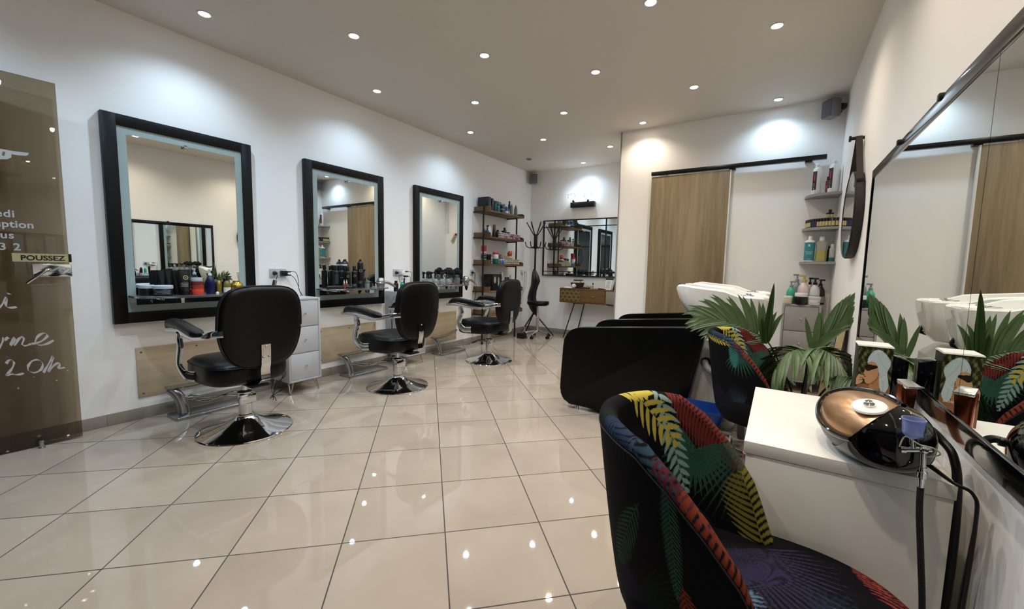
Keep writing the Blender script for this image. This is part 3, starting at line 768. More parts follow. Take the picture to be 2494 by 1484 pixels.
# ---- airbrush gun with cup, hanging at the desk edge
r = thing('spray_gun', 'chrome spray gun with clear cup and black hose hanging at the desk front edge', 'spray gun', (4.378,1.322,0.757))
mb=MB(); mb.cyl((-0.022,-0.004,0.057),(0.026,0.006,0.066),0.0065); mb.cyl((-0.029,-0.005,0.056),(-0.020,-0.004,0.057),0.0085); mb.cyl((0.012,0,0.062),(0.014,0,0.02),0.006); mb.sphere((0.012,0,0.063),0.0095)
mb.cyl((-0.006,0,0.06),(-0.010,0,0.088),0.006); mb.build('gun_body', chrome, r)
mb=MB(); mb.lathe([(0.007,0.010),(0.007,0.0),(0.0095,-0.002),(0.0095,-0.016),(0.0068,-0.018),(0.0068,-0.028),(0.006,-0.030),(0.006,-0.044)],(0.0145,0,0.012),16); mb.build('coupling', chrome, r)
clear = M('frosted_blue_plastic','b4c2f2',0.22,trans=0.6,var=0.02)
MB().lathe([(0.005,0.0),(0.012,0.005),(0.0178,0.010),(0.019,0.014),(0.021,0.046),(0.0225,0.046),(0.0225,0.049),(0.0205,0.049),(0.018,0.016),(0.005,0.008)],(-0.010,0,0.086),28,cap=False).build('cup', clear, r)
mb=MB(); mb.tube(spline([(-0.03,0,0.06),(-0.024,-0.012,0.092),(0.0,-0.016,0.08),(0.024,-0.012,0.076),(0.040,-0.004,0.062),(0.024,0.0,0.050),(0.015,0,0.05)],5),0.0016,6); mb.build('trigger_wire', M('pale_wire','c9c9b8',0.3,0.7), r)
mb=MB(); mb.tube(spline([(0.0145,0,-0.028),(0.017,-0.002,-0.09),(0.028,-0.004,-0.20),(0.040,-0.008,-0.33),(0.046,-0.02,-0.50),(0.048,-0.02,-0.64),(0.050,0.0,-0.70),(0.060,0.03,-0.748),(0.075,0.06,-0.749)],8),0.0065,12); mb.build('hose', M('braided_hose','0d0d0f',0.7,bump=0.4,vscale=400), r)

# ---- hair clipper
r = thing('hair_clipper', 'copper hair clipper with silver blade standing on the desk by the mirror', 'hair clipper', (4.440,1.760,0.72))
mb=MB(); R=[]
for z,a,b in ((0,0.020,0.017),(0.012,0.023,0.019),(0.07,0.020,0.016),(0.12,0.022,0.018),(0.155,0.025,0.019),(0.165,0.024,0.017)): R.append([Vector((x,y,z)) for x,y in sup(24,a,b,3)])
mb.rings(R); mb.build('body', M('copper','8d4a30',0.22,0.95,var=0.25,vscale=40), r, rz=0.5)
for zz in (0.03,0.055,0.08,0.105): pass
mb=MB(); mb.hexa([(-0.021,-0.020,0.155),(0.021,-0.020,0.155),(0.020,0.016,0.168),(-0.020,0.016,0.168),(-0.023,-0.027,0.166),(0.023,-0.027,0.166),(0.020,0.017,0.180),(-0.020,0.017,0.180)],0.003)
for i in range(9): mb.box(-0.0225+i*0.0052,-0.0198+i*0.0052,-0.034,-0.025,0.163,0.167)
mb.build('blade', M('silver_blade','c9cac8',0.3,0.9), r, rz=0.5)

# ---- boxed sun cosmetics display
def print_plane(name, w, h, f, fn, mat, parent, nx=120, ny=160):
    """fine grid whose printed colours come from fn(u,v) (numpy arrays 0..1) -> rgb"""
    bm=bmesh.new(); V=[[bm.verts.new(f(w*i/nx, h*j/ny)) for i in range(nx+1)] for j in range(ny+1)]
    for j in range(ny):
        for i in range(nx): bm.faces.new((V[j][i],V[j][i+1],V[j+1][i+1],V[j+1][i]))
    me=bpy.data.meshes.new(name); bm.to_mesh(me); bm.free()
    u=np.tile(np.arange(nx+1)/nx,ny+1); v=np.repeat(np.arange(ny+1)/ny,nx+1)
    c=fn(u,v); lc=np.where(c<=0.04045,c/12.92,((c+0.055)/1.055)**2.4)
    a=me.color_attributes.new('print','FLOAT_COLOR','POINT'); a.data.foreach_set('color',np.c_[lc,np.ones(len(lc))].astype(np.float32).ravel())
    me.materials.append(mat); o=bpy.data.objects.new(name,me); COL.objects.link(o); o.parent=parent; return o
def hexc(h): return np.array([int(h[i:i+2],16)/255 for i in (0,2,4)])
def inpoly(u,v,P):
    r_=np.zeros(u.shape,bool); n=len(P); j=n-1
    for i in range(n):
        xi,yi=P[i]; xj,yj=P[j]
        if yi!=yj:
            c=((yi>v)!=(yj>v))&(u<(xj-xi)*(v-yi)/(yj-yi)+xi); r_^=c
        j=i
    return r_
def smooth_poly(P,n=6):
    Q=[(p[0],p[1],0) for p in P]+[(P[0][0],P[0][1],0)]
    return [(p.x,p.y) for p in spline(Q,n)]
def towel_art(u,v):
    rng=np.random.default_rng(3)
    c=np.zeros((len(u),3))
    n=(np.sin(u*31+v*17+3*np.sin(v*11))+np.sin(u*23-v*41+2*np.sin(u*9))+np.sin(v*57+u*41)*0.6+rng.normal(0,0.9,len(u)))
    c[:]=hexc('23260f'); c[n>1.1]=hexc('6d6c3e'); c[n<-1.4]=hexc('0f1108')
    def P_(pts,h,n=6):
        m=inpoly(u,v,smooth_poly(pts,n)); c[m]=hexc(h); return m
    P_([(0.0,0.0),(1,0),(1,0.36),(0.92,0.44),(0.70,0.36),(0.45,0.40),(0.22,0.42),(0.0,0.34)],'83563c')
    P_([(0.40,0.30),(0.66,0.30),(0.68,0.50),(0.56,0.62),(0.40,0.50)],'a37552')                  # neck
    P_([(0.30,0.74),(0.26,0.66),(0.20,0.585),(0.235,0.565),(0.225,0.53),(0.24,0.50),(0.27,0.45),(0.36,0.43),(0.50,0.48),(0.62,0.58),(0.60,0.72),(0.46,0.80)],'b98d68')  # face profile
    P_([(0.40,0.44),(0.52,0.48),(0.62,0.56),(0.60,0.50),(0.50,0.43)],'8c6142')                    # jaw shade of the print
    P_([(0.0,0.50),(0.06,0.56),(0.14,0.555),(0.235,0.545),(0.25,0.50),(0.17,0.50),(0.20,0.46),(0.12,0.42),(0.0,0.40)],'bd9470')
    P_([(0.10,0.52),(0.22,0.525),(0.22,0.515),(0.10,0.508)],'7d553b'); P_([(0.08,0.48),(0.18,0.487),(0.18,0.477),(0.08,0.468)],'7d553b')
    P_([(0.22,0.545),(0.27,0.55),(0.285,0.535),(0.23,0.53)],'8b463a')
    P_([(0.235,0.705),(0.25,0.645),(0.33,0.625),(0.43,0.65),(0.60,0.69),(0.60,0.715),(0.42,0.725),(0.30,0.725)],'1a1210')
    tw=P_([(0.29,0.745),(0.30,0.83),(0.42,0.93),(0.58,0.965),(0.76,0.92),(0.93,0.82),(0.95,0.74),(0.88,0.64),(0.92,0.52),(0.95,0.42),(0.86,0.33),(0.74,0.34),(0.68,0.44),(0.66,0.54),(0.62,0.66),(0.54,0.75),(0.40,0.775)],'b2c1c4')
    fold=tw&(np.abs(np.sin((u*0.9+v*0.7)*13+np.sin(v*9)))<0.10); c[fold]=hexc('98a9ae')
    fold=tw&(np.abs(np.sin((u*1.2-v*0.8)*9+2*np.sin(u*5)))<0.06); c[fold]=hexc('c6d0d0')
    return c
r = thing('display_box', 'advertising box picturing a towel-wrapped woman in sunglasses, standing behind the machine', 'box', (4.345,1.985,0.72))
MB().box(0,0.097,0,0.088,0,0.245,0.0008).build('carton', M('dark_green_card','25281a',0.4), r)
print_plane('front_picture',0.097,0.245,lambda a,b:(a,-0.0006,b),towel_art,vcol_mat('printed_card',0.35),r)
MB().hexa([(-0.002,-0.002,0.245),(0.099,-0.002,0.245),(0.099,0.09,0.249),(-0.002,0.09,0.249),(0,0,0.250),(0.097,0.0,0.250),(0.095,0.088,0.253),(0.002,0.088,0.253)]).build('lid', M('white_card','ddd9d2',0.5), r)
text_mesh('lettering','Sun Cosmetics',0.0135,M('cream_print','ecdcd0',0.5),lambda u,v:(0.006+u,-0.0014,0.077+v),r)
o=MB().hexa([(0,0,0),(0.042,0.004,0),(0.042,0.075,0),(0,0.07,0),(0,0.0,0.215),(0.042,0.006,0.20),(0.042,0.075,0.205),(0,0.07,0.215)],0.002).build('black_box', black_gloss, None, (4.450,2.01,0.72)); tag(o,'glossy black upright case between the advertising box and the mirror','case')

# ---- palm print fabric tub chairs
def fabric_print(X,Y,c=None,mask=1.0):
    """X,Y metres on the unrolled cloth -> rgb, layered palm leaves on near-black, soft 1 mm edges"""
    n=len(X)
    if c is None: c=np.zeros((n,3)); c[:]=hexc('0b0a0e')
    def lay(al,col):
        al=np.clip(al,0,1)*mask; c[:]=c*(1-al[:,None])+hexc(col)*al[:,None]
    E_=0.0011
    def frond(x0,y0,x1,y1,wid,col,nl=14,gap=0.45,curve=0.0,ang=0.9):
        dx,dy=x1-x0,y1-y0; L_=math.hypot(dx,dy); ux_,uy_=dx/L_,dy/L_
        s=((X-x0)*ux_+(Y-y0)*uy_)/L_; t=(-(X-x0)*uy_+(Y-y0)*ux_)
        t=t-curve*np.sin(np.clip(s,0,1)*PI)
        q=s-np.abs(t)/L_*ang-0.35*(t/max(wid,1e-4))**2*wid/L_
        prof=wid*np.clip(np.sin(np.clip(q,0,1)**0.75*PI),0,1)**0.6
        r_=np.clip(np.abs(t)/np.maximum(prof,1e-5),0,1)
        ph=(q*nl+0.5*(t>0))%1.0
        w=(np.sin(np.clip(r_*0.86+0.14,0,1)*PI)**0.6)*(1-gap)
        al=np.minimum((w/2-np.abs(ph-0.5))*(L_/nl)/E_+0.5,(prof-np.abs(t))/E_)
        al=np.where((q>0)&(q<1),al,0)
        mid=np.where((s>-0.04)&(s<0.97),(0.0011-np.abs(t))/E_*1.2+0.5,0)
        lay(np.maximum(al,mid),col)
    def fan(x0,y0,r0,a0,a1,col,nl=16,gap=0.3,inner=0.35):
        d=np.hypot(X-x0,Y-y0); a=np.arctan2(Y-y0,X-x0)
        a=(a-a0)%(2*PI); span=(a1-a0)%(2*PI)
        u=a/span*nl; ph=np.abs((u%1)-0.5)
        rm=r0*(0.78+0.22*np.sin(np.clip(a/span,0,1)*PI))
        f=np.clip(d/rm,0,1); w=np.where(f<inner,0.5,0.5*(1-((f-inner)/(1-inner))**0.8*(1-0.02))-gap*0.1*(f>inner))
        al=np.minimum((w-ph)*(span/nl*np.maximum(d,0.004))/E_+0.5,(rm-d)/E_)
        lay(np.where(a<span,al,0),col)
        rib=(0.0006-ph*(span/nl*np.maximum(d,0.004)-0.0))/E_*1.0+0.3
        lay(np.where((a<span)&(d<rm*0.9)&(d>r0*0.12),np.clip(rib,0,0.55),0),'0f1512')
    return c,frond,fan
def paint_cloth(X,Y,seed=0):
    c,frond,fan=fabric_print(X,Y)
    rng=np.random.default_rng(seed)
    cols=['1a1829','161526','121d1b','16111b','171f29']
    for k in range(36):
        x,y=rng.uniform(-0.75,0.75),rng.uniform(-0.75,1.0); a=rng.uniform(0,2*PI); L_=rng.uniform(0.12,0.24)
        if k%2: frond(x,y,x+L_*math.cos(a),y+L_*math.sin(a),0.05,cols[k%5],14,0.5)
        else: fan(x,y,L_*0.8,a,a+rng.uniform(1.8,3.0),cols[k%5],16)
    return c,frond,fan
PHI=[0,40,60,75,90,105,115,124]; RZ=[0.862,0.858,0.845,0.795,0.72,0.625,0.53,0.45]
def rim_z(phi): return float(np.interp(abs(phi),PHI,RZ))
fab = vcol_mat('palm_print_velvet',0.85,0.12,0.1)
def colour_mesh(me,rgb):
    lc=np.where(rgb<=0.04045,rgb/12.92,((rgb+0.055)/1.055)**2.4)
    a=me.color_attributes.new('print','FLOAT_COLOR','POINT'); a.data.foreach_set('color',np.c_[lc,np.ones(len(lc))].astype(np.float32).ravel())
def tub_chair(label, loc, rz, variant=0):
    r = thing('tub_chair', label, 'chair', loc, rz, None)
    NP, NS = 620, 400; a_,b_ = 0.30,0.272; th=0.048; zb=0.315; zk=0.37
    bm=bmesh.new(); V=[]; UV=[]
    for i in range(NP+1):
        phi=-124+248*i/NP; ph=math.radians(phi); zr=rim_z(phi); tt=th*min(1,(124-abs(phi))/10+0.25)
        col=[]; arc=0.285*ph
        def pt(z,off):
            k=(z-zk)/(0.862-zk); s=0.78+0.22*k**0.75 if k>0 else 0.78+0.9*k
            lean=0.012*k
            return Vector((-(a_*s-off+lean)*math.cos(ph), (b_*s-off)*math.sin(ph), z))
        H1=zr-tt/2-zb
        L1=H1; L2=PI*tt/2; L3=max(zr-tt/2-0.42,0.01); LT=L1+L2+L3
        for j in range(NS+1):
            w=LT*j/NS
            if w<L1: p=pt(zb+w,0.0); yy=zb+w
            elif w<L1+L2:
                q=(w-L1)/L2*PI; p=pt(zr-tt/2+math.sin(q)*tt/2, tt/2*(1-math.cos(q))); yy=zr-tt/2+(w-L1)
            else:
                p=pt(zr-tt/2-(w-L1-L2),tt); yy=zr-tt/2+L2+(w-L1-L2)
            if w>=L1: U=(arc, 1.0+ (p.z) - 0.0)                     # inner cloth, printed upright
            else: U=(arc+0.1, p.z-0.2)
            col.append(bm.verts.new(p)); UV.append(U)
        V.append(col)
    for i in range(NP):
        for j in range(NS): bm.faces.new((V[i][j],V[i+1][j],V[i+1][j+1],V[i][j+1]))
    me=bpy.data.meshes.new('shell'); bmesh.ops.recalc_face_normals(bm,faces=bm.faces[:]); bm.to_mesh(me); bm.free()
    me.polygons.foreach_set('use_smooth',[True]*len(me.polygons)); me.materials.append(fab)
    UV=np.array(UV); X=UV[:,0]; Yz=UV[:,1]; inner=Yz>0.95; Z=np.where(inner,Yz-1.0,Yz+0.2)
    # arc coordinate X: -0.62 (left arm seen from front) .. 0.62 ; facing +x local, phi>0 is +y side
    c,frond,fan=paint_cloth(X,Z,5)
    # named leaves of the inside cloth, local +y side is the far wing in the photo
    base=c
    def draw(fn_list,mask):
        _,f_,g_=fabric_print(X,Z,base,mask.astype(float))
        for kind,args,kw in fn_list: (f_ if kind=='f' else g_)(*args,**kw)
    IN=[('g',(-0.22,0.80,0.16,-3.1,-0.3,'1e2040'),dict(nl=22,gap=0.05,inner=0.6)),
        ('g',(0.12,0.60,0.16,-2.9,0.2,'232540'),dict(nl=22,gap=0.1)),
        ('f',(0.25,0.875,0.50,0.665,0.075,'6e2c26'),dict(nl=24,gap=0.12,ang=0.4)),
        ('g',(0.52,0.735,0.29,-2.95,-1.62,'35503f'),dict(nl=12,inner=0.12)),
        ('g',(0.345,0.695,0.150,-4.0,0.35,'325746'),dict(nl=26,inner=0.55)),
        ('g',(0.36,0.52,0.12,-2.6,-0.6,'29283e'),dict(nl=20)),
        ('f',(0.20,0.90,0.315,0.54,0.045,'86a09c'),dict(nl=13,gap=0.35,ang=0.5)),
        ('f',(0.07,0.90,0.285,0.70,0.060,'bcab4c'),dict(nl=8,gap=0.38,ang=0.6)),
        ('f',(0.02,0.885,0.17,0.845,0.022,'bcab4c'),dict(nl=6,gap=0.3)),
        ('f',(0.615,0.435,0.49,0.655,0.095,'756c28'),dict(nl=13,gap=0.30,ang=0.5)),
        ('f',(-0.12,0.91,-0.31,0.79,0.040,'222f47'),dict(nl=14,gap=0.2)),
        ('f',(-0.27,0.86,-0.42,0.70,0.036,'2a3f50'),dict(nl=9,gap=0.3)),
        ('f',(-0.33,0.83,-0.43,0.74,0.025,'4a1f2a'),dict(nl=8,gap=0.3)),
        ('f',(-0.40,0.775,-0.57,0.57,0.055,'70301f'),dict(nl=13,gap=0.2,ang=0.3)),
        ('f',(-0.44,0.60,-0.34,0.46,0.04,'3d4a58'),dict(nl=12)),]
    draw(IN,inner)
    if variant==0:
        OUT=[('f',(-0.27,0.80,-0.30,0.52,0.022,'2f5148'),dict(nl=26,gap=0.4)),
             ('f',(-0.31,0.56,-0.36,0.38,0.03,'7a3328'),dict(nl=16,gap=0.3)),
             ('f',(-0.20,0.70,-0.10,0.50,0.04,'274238'),dict(nl=14)),
             ('g',(0.10,0.75,0.16,-2.9,-0.2,'24443a'),dict(nl=18))]
    else:
        OUT=[('g',(-0.275,0.775,0.17,-3.0,-0.75,'2a5146'),dict(nl=15,inner=0.4)),
             ('f',(-0.235,0.86,-0.255,0.67,0.030,'3f7a70'),dict(nl=13,gap=0.3)),
             ('f',(0.08,0.86,-0.235,0.80,0.030,'b8a44c'),dict(nl=12,gap=0.3)),
             ('g',(-0.47,0.66,0.20,-3.1,-1.7,'31453d'),dict(nl=12)),
             ('g',(-0.30,0.44,0.12,0.2,2.0,'2a3a4c'),dict(nl=14)),
             ('f',(-0.36,0.76,-0.55,0.44,0.035,'a04032'),dict(nl=18,gap=0.2))]
    draw(OUT,~inner)
    colour_mesh(me,base)
    o=bpy.data.objects.new('shell',me); COL.objects.link(o); o.parent=r
    # seam piping round the rim of the outer cloth
    P=[]
    for i in range(0,241,3):
        phi=-122+244*i/240; zr=rim_z(phi); ph=math.radians(phi); k=(zr-0.03-zk)/(0.862-zk); s=0.78+0.22*max(k,0.01)**0.75
        P.append((-(a_*s+0.012*k+0.0005)*math.cos(ph),(b_*s+0.0005)*math.sin(ph),zr-0.03))
    MB().tube(P,0.0022,6).build('rim_seam', M('dark_thread','1a1820',0.8), o)
    # seat cushion
    bm=bmesh.new(); V=[]; n=160; rr_=[(0.0,0.312,0.62),(0.0,0.335,0.74),(0.0,0.356,0.92),(0.0,0.372,0.985),(0,0.40,1.0),(0,0.428,0.99),(0,0.448,0.965),(0,0.460,0.92)]+[(0,0.463+0.006*k/24,0.90*(1-k/25)) for k in range(0,25)]
    for _,z,s in rr_:
        V.append([bm.verts.new((x,y,z+ (0.010*(1-((x-0.11)/0.32)**2) if z>0.44 else 0))) for x,y in sup(n,0.325*s,0.262*s,2.7,0.115,0)])
    for a,b in zip(V,V[1:]):
        for i in range(n): bm.faces.new((a[i],a[(i+1)%n],b[(i+1)%n],b[i]))
    bm.faces.new(list(reversed(V[0]))); bm.faces.new(V[-1])
    bmesh.ops.recalc_face_normals(bm,faces=bm.faces[:])
    for it in range(1): bmesh.ops.subdivide_edges(bm,edges=[e for e in bm.edges if e.calc_length()>0.006 and e.calc_length()<0.05],cuts=1,use_grid_fill=True)
    me=bpy.data.meshes.new('seat'); bm.to_mesh(me); bm.free(); me.polygons.foreach_set('use_smooth',[True]*len(me.polygons)); me.materials.append(fab)
    co=np.array([v.co[:] for v in me.vertices]); X=co[:,0]; Y=co[:,1]+ (co[:,2]-0.46)*0.5
    c,f_,g_=paint_cloth(X,Y,9)
    g_(0.02,0.10,0.30,-1.9,0.6,'2b2740',nl=30,gap=0.05); g_(0.34,-0.18,0.26,1.6,3.9,'262338',nl=26,gap=0.05)
    f_(0.16,-0.16,0.34,0.03,0.055,'8fb0ab',nl=11,gap=0.35); f_(0.36,-0.02,0.44,-0.20,0.06,'9c4438',nl=16); f_(0.0,-0.20,0.10,-0.04,0.04,'53697c',nl=9); f_(0.30,0.22,0.42,0.08,0.04,'8c3a34',nl=14)
    colour_mesh(me,c)
    o2=bpy.data.objects.new('seat',me); COL.objects.link(o2); o2.parent=r
    MB().lathe([(0.045,0.0),(0.045,0.28),(0.12,0.285),(0.12,0.30)],(0.03,0,0.03),20).build('pedestal', chrome, r)
    for k in range(4):
        a=PI/4+PI/2*k; c_,s_=math.cos(a),math.sin(a)
        mb=MB(); mb.hexa([(0.03+0.03*c_-0.02*s_,0.03*s_+0.02*c_,0.0),(0.03+0.30*c_-0.015*s_,0.30*s_+0.015*c_,0.0),(0.03+0.30*c_+0.015*s_,0.30*s_-0.015*c_,0.0),(0.03+0.03*c_+0.02*s_,0.03*s_-0.02*c_,0.0),
            (0.03+0.03*c_-0.02*s_,0.03*s_+0.02*c_,0.045),(0.03+0.30*c_-0.015*s_,0.30*s_+0.015*c_,0.02),(0.03+0.30*c_+0.015*s_,0.30*s_-0.015*c_,0.02),(0.03+0.03*c_+0.02*s_,0.03*s_-0.02*c_,0.045)],0.003)
        mb.build('leg', chrome, r)
    return r
TC = tub_chair('palm-print tub chair in the foreground, in front of the white desk', (3.985,1.125,0), 0.0)
tub_chair('palm-print tub chair behind the white desk, half hidden by palm leaves', (4.019,2.916,0), -0.144, 1)
# ================================================================== PRODUCTS: builders
def col_m(h, rough=0.35, metal=0.0): return M('gloss_%s_%d' % (h, int(metal*10)), h, rough, metal, var=0.03)
def body_rings(mb, prof, e=2.0, ky=1.0, seg=24):
    R=[[Vector((x,y,z)) for x,y in sup(seg,max(r,5e-4),max(r*ky,5e-4),e)] for r,z in prof]; mb.rings(R); return mb
def product(kind, label, loc, h, r, col, cap='111112', band=None, group=None, rz=0.0, name=None, cat=None, metal=0.0, marks=None):
    """small container built from its parts; band=(z0,z1,colour) as a fraction of the height"""
    NM={'vial':'vial','can':'spray_can','pump':'pump_bottle','flat':'bottle','jar':'jar','tube':'tube_bottle','spray':'spray_bottle','drop':'dropper_bottle','tin':'tin'}
    CT={'vial':'bottle','can':'can','pump':'bottle','flat':'bottle','jar':'jar','tube':'tube','spray':'spray bottle','drop':'bottle','tin':'tin'}
    t = thing(name or NM[kind], label, cat or CT[kind], loc, rz, group)
    b = col_m(col,0.3,metal); c = col_m(cap,0.35); hb = h; rb = r
    mb = MB()
    if kind=='can':
        body_rings(mb,[(r*0.97,0),(r,0.004),(r,h*0.86),(r*0.92,h*0.885),(r*0.6,h*0.925),(r*0.42,h*0.94)]); mb.build('body',b,t)
        m2=MB(); body_rings(m2,[(r*0.40,h*0.93),(r*0.40,h*0.975),(r*0.30,h*0.98),(r*0.28,h)]); m2.build('cap',c,t)
    elif kind=='flat':
        body_rings(mb,[(r*0.94,0),(r,0.004),(r,h*0.72),(r*0.9,h*0.765),(r*0.62,h*0.79)]); mb.build('body',b,t)
        m2=MB(); body_rings(m2,[(r*0.62,h*0.785),(r*0.62,h*0.985),(r*0.56,h)]); m2.build('cap',c,t)
    elif kind=='pump':
        body_rings(mb,[(r*0.94,0),(r,0.005),(r*1.0,h*0.42),(r*0.96,h*0.52),(r*0.80,h*0.61),(r*0.50,h*0.69),(r*0.36,h*0.735),(r*0.34,h*0.75)]); mb.build('body',b,t)
        m2=MB(); body_rings(m2,[(r*0.42,h*0.74),(r*0.40,h*0.82),(r*0.20,h*0.835),(r*0.18,h*0.95)]); m2.box(-r*0.32,r*0.85,-r*0.22,r*0.22,h*0.935,h,r*0.06); m2.build('pump_head',c,t)
    elif kind=='vial':
        body_rings(mb,[(r*0.96,0),(r,0.002),(r,h*0.66),(r*0.85,h*0.70)]); mb.build('body',b,t)
        m2=MB(); body_rings(m2,[(r*0.9,h*0.69),(r*0.9,h*0.985),(r*0.84,h)]); m2.build('cap',c,t)
    elif kind=='jar':
        body_rings(mb,[(r*0.93,0),(r,h*0.06),(r,h*0.66),(r*0.94,h*0.72)]); mb.build('body',b,t)
        m2=MB(); body_rings(m2,[(r*1.03,h*0.68),(r*1.05,h*0.72),(r*1.05,h*0.96),(r*0.98,h)]); m2.build('lid',c,t)
    elif kind=='tin':
        body_rings(mb,[(r*0.97,0),(r,h*0.04),(r,h*0.55)]); mb.build('body',b,t)
        m2=MB(); body_rings(m2,[(r*1.03,h*0.5),(r*1.03,h*0.95),(r*0.97,h)]); m2.build('lid',c,t)
    elif kind=='tube':
        R=[]
        for k in range(7):
            u=k/6; R.append([Vector((x,y,h*(0.14+0.86*u))) for x,y in sup(20,r*(1-0.9*u),r*(0.95+0.2*u),2)])
        mb.rings(R); mb.build('body',b,t)
        m2=MB(); body_rings(m2,[(r*0.85,0),(r*0.88,h*0.15)]); m2.build('cap',c,t)
    elif kind=='spray':
        body_rings(mb,[(r*0.95,0),(r,0.005),(r,h*0.45),(r*0.8,h*0.55),(r*0.35,h*0.62),(r*0.33,h*0.66)]); mb.build('body',b,t)
        m2=MB(); body_rings(m2,[(r*0.38,h*0.655),(r*0.36,h*0.74),(r*0.22,h*0.76),(r*0.22,h*0.88)])
        m2.hexa([(-r*0.5,-r*0.22,h*0.86),(r*0.95,-r*0.2,h*0.90),(r*0.95,r*0.2,h*0.90),(-r*0.5,r*0.22,h*0.86),(-r*0.65,-r*0.2,h*0.95),(r*0.95,-r*0.15,h*0.98),(r*0.95,r*0.15,h*0.98),(-r*0.65,r*0.2,h*0.95)],r*0.06)
        m2.build('spray_head',c,t)
        m3=MB(); m3.tube(spline([(r*0.55,0,h*0.90),(r*0.65,0,h*0.83),(r*0.9,0,h*0.74)],4),r*0.1,6); m3.build('trigger',c,t)
    elif kind=='drop':
        body_rings(mb,[(r*0.95,0),(r,0.004),(r,h*0.52),(r*0.5,h*0.6),(r*0.48,h*0.64)],2.6); mb.build('body',b,t)
        m2=MB(); body_rings(m2,[(r*0.55,h*0.63),(r*0.55,h*0.78),(r*0.25,h*0.80),(r*0.22,h*0.97),(r*0.1,h)]); m2.build('cap',c,t)
    if band:
        z0,z1,cl = band; m3=MB(); rr_=r*1.012 if kind!='tube' else r*0.9
        m3.lathe([(rr_,h*z0),(rr_,h*z1)],seg=24,cap=False); m3.build('label',col_m(cl,0.5),t)
    if marks:
        z0,z1,cl = marks; m4=MB(); n=max(2,int((z1-z0)*h/0.008))
        rg=random.Random(int(h*1e5)+len(label))
        for k in range(n):
            zc=h*(z0+(z1-z0)*(k+.5)/n); a=rg.uniform(0.25,0.55)
            for q in (-0.6,0.0):                                   # lines of small print facing the room
                P=[(r*1.022*math.cos(q+s*a),r*1.022*math.sin(q+s*a)) for s in (-1,-0.5,0,0.5,1)]
                for (x0,y0),(x1,y1) in zip(P,P[1:]): m4.quad((x0,y0,zc-0.0013),(x1,y1,zc-0.0013),(x1,y1,zc+0.0013),(x0,y0,zc+0.0013))
        m4.build('print',col_m(cl,0.5),t,smooth=0)
    return t
def carton(label, loc, sx, sy, sz, col, rz=0.0, group=None, face=None, name='box', cat='box', tilt=0.0):
    t = thing(name, label, cat, loc, rz, group)
    t.rotation_euler.y = tilt
    MB().box(-sx/2,sx/2,-sy/2,sy/2,0,sz,0.0012).build('carton', col_m(col,0.45), t)
    if face: MB().box(sx/2,sx/2+0.0008,-sy*0.36,sy*0.36,sz*0.22,sz*0.66).build('label', col_m(face,0.5), t)
    return t

# ================================================================== SHELF 1 (nearest mirror)
Z1=0.9625
product('jar','wide black jar with pale lid in front on the nearest mirror shelf',(0.215,1.150,Z1),0.078,0.058,'101012','b9c2c8',marks=(0.15,0.55,'9aa0a4'))
product('jar','black jar with pale lid at the left end of the nearest mirror shelf',(0.105,1.085,Z1),0.078,0.045,'151517','b9c2c8')
for k,(x,y,l) in enumerate(((0.13,1.172,'first, nearest the pale-lidded jars'),(0.135,1.216,'second in line'),(0.14,1.260,'third in line'),(0.120,1.304,'fourth, behind the emblem tube'))):
    product('tube','plain black standing tube on the nearest mirror shelf, '+l,(x,y,Z1),0.185,0.024,'0c0c10','0a0a0b',group='black tubes on the nearest shelf')
t=product('tube','black tube with a round gold emblem on the nearest mirror shelf',(0.215,1.285,Z1),0.195,0.034,'141416','0a0a0b',marks=(0.32,0.5,'b8b8b0'))
mb=MB(); mb.lathe([(0.0115,0),(0.017,0),(0.017,0.0015),(0.0115,0.0015)],(0.0265,0.0,0.135),24,(1,0,0.1),cap=False); mb.lathe([(0.006,0),(0.006,0.0015)],(0.0265,0,0.135),4,(1,0,0.1)); mb.build('emblem',col_m('a59a72',0.4),t)
product('tin','red tin under the stack of red tins on the nearest mirror shelf',(0.225,1.365,Z1),0.040,0.039,'c4463c','d8452c')
product('tin','flat orange-red tin in the middle of the stacked tins',(0.225,1.365,Z1+0.0405),0.034,0.038,'c2402c','8d3a30')
product('tin','dark red tin with silver lid on top of the stacked tins',(0.225,1.363,Z1+0.075),0.058,0.037,'7c2c2c','a4a4a6')
product('tin','orange tin beside the stacked tins on the nearest mirror shelf',(0.150,1.352,Z1),0.04,0.036,'c65a4a','7a2f2f')
product('pump','tall navy foam bottle with white pump on the nearest mirror shelf',(0.19,1.466,Z1),0.200,0.031,'12163f','dfe4ea')
product('flat','slim bottle with golden oil between the navy bottle and the labelled bottle',(0.185,1.530,Z1),0.105,0.016,'7a6526','c2a65a')
product('pump','black spray flask with silver collar on the nearest mirror shelf',(0.11,1.535,Z1),0.16,0.026,'15151a','0d0d0e')
product('pump','small bottle with white label, yellow top and black pump on the nearest mirror shelf',(0.215,1.577,Z1),0.145,0.026,'6d6428','101010',band=(0.06,0.34,'d6d6d2'))
product('flat','black bottle standing just behind the white-labelled pump bottle',(0.12,1.60,Z1),0.125,0.022,'101014','0c0c0d')
o=MB(); body_rings(o,[(0.026,0),(0.040,0.012),(0.049,0.035),(0.050,0.055),(0.042,0.078),(0.030,0.090),(0.026,0.096),(0.030,0.102),(0.024,0.102),(0.020,0.092)]); o=o.build('gold_pot',M('gold_lacquer','b38f3a',0.2,0.8,var=0.15,vscale=30),None,(0.20,1.655,Z1)); tag(o,'round gold pot at the right end of the nearest mirror shelf','pot')
o=MB(); body_rings(o,[(0.010,0),(0.011,0.012),(0.004,0.018)]); o=o.build('cap',white_plastic,None,(0.24,1.495,Z1)); tag(o,'tiny white cap lying in front of the navy bottle','cap')

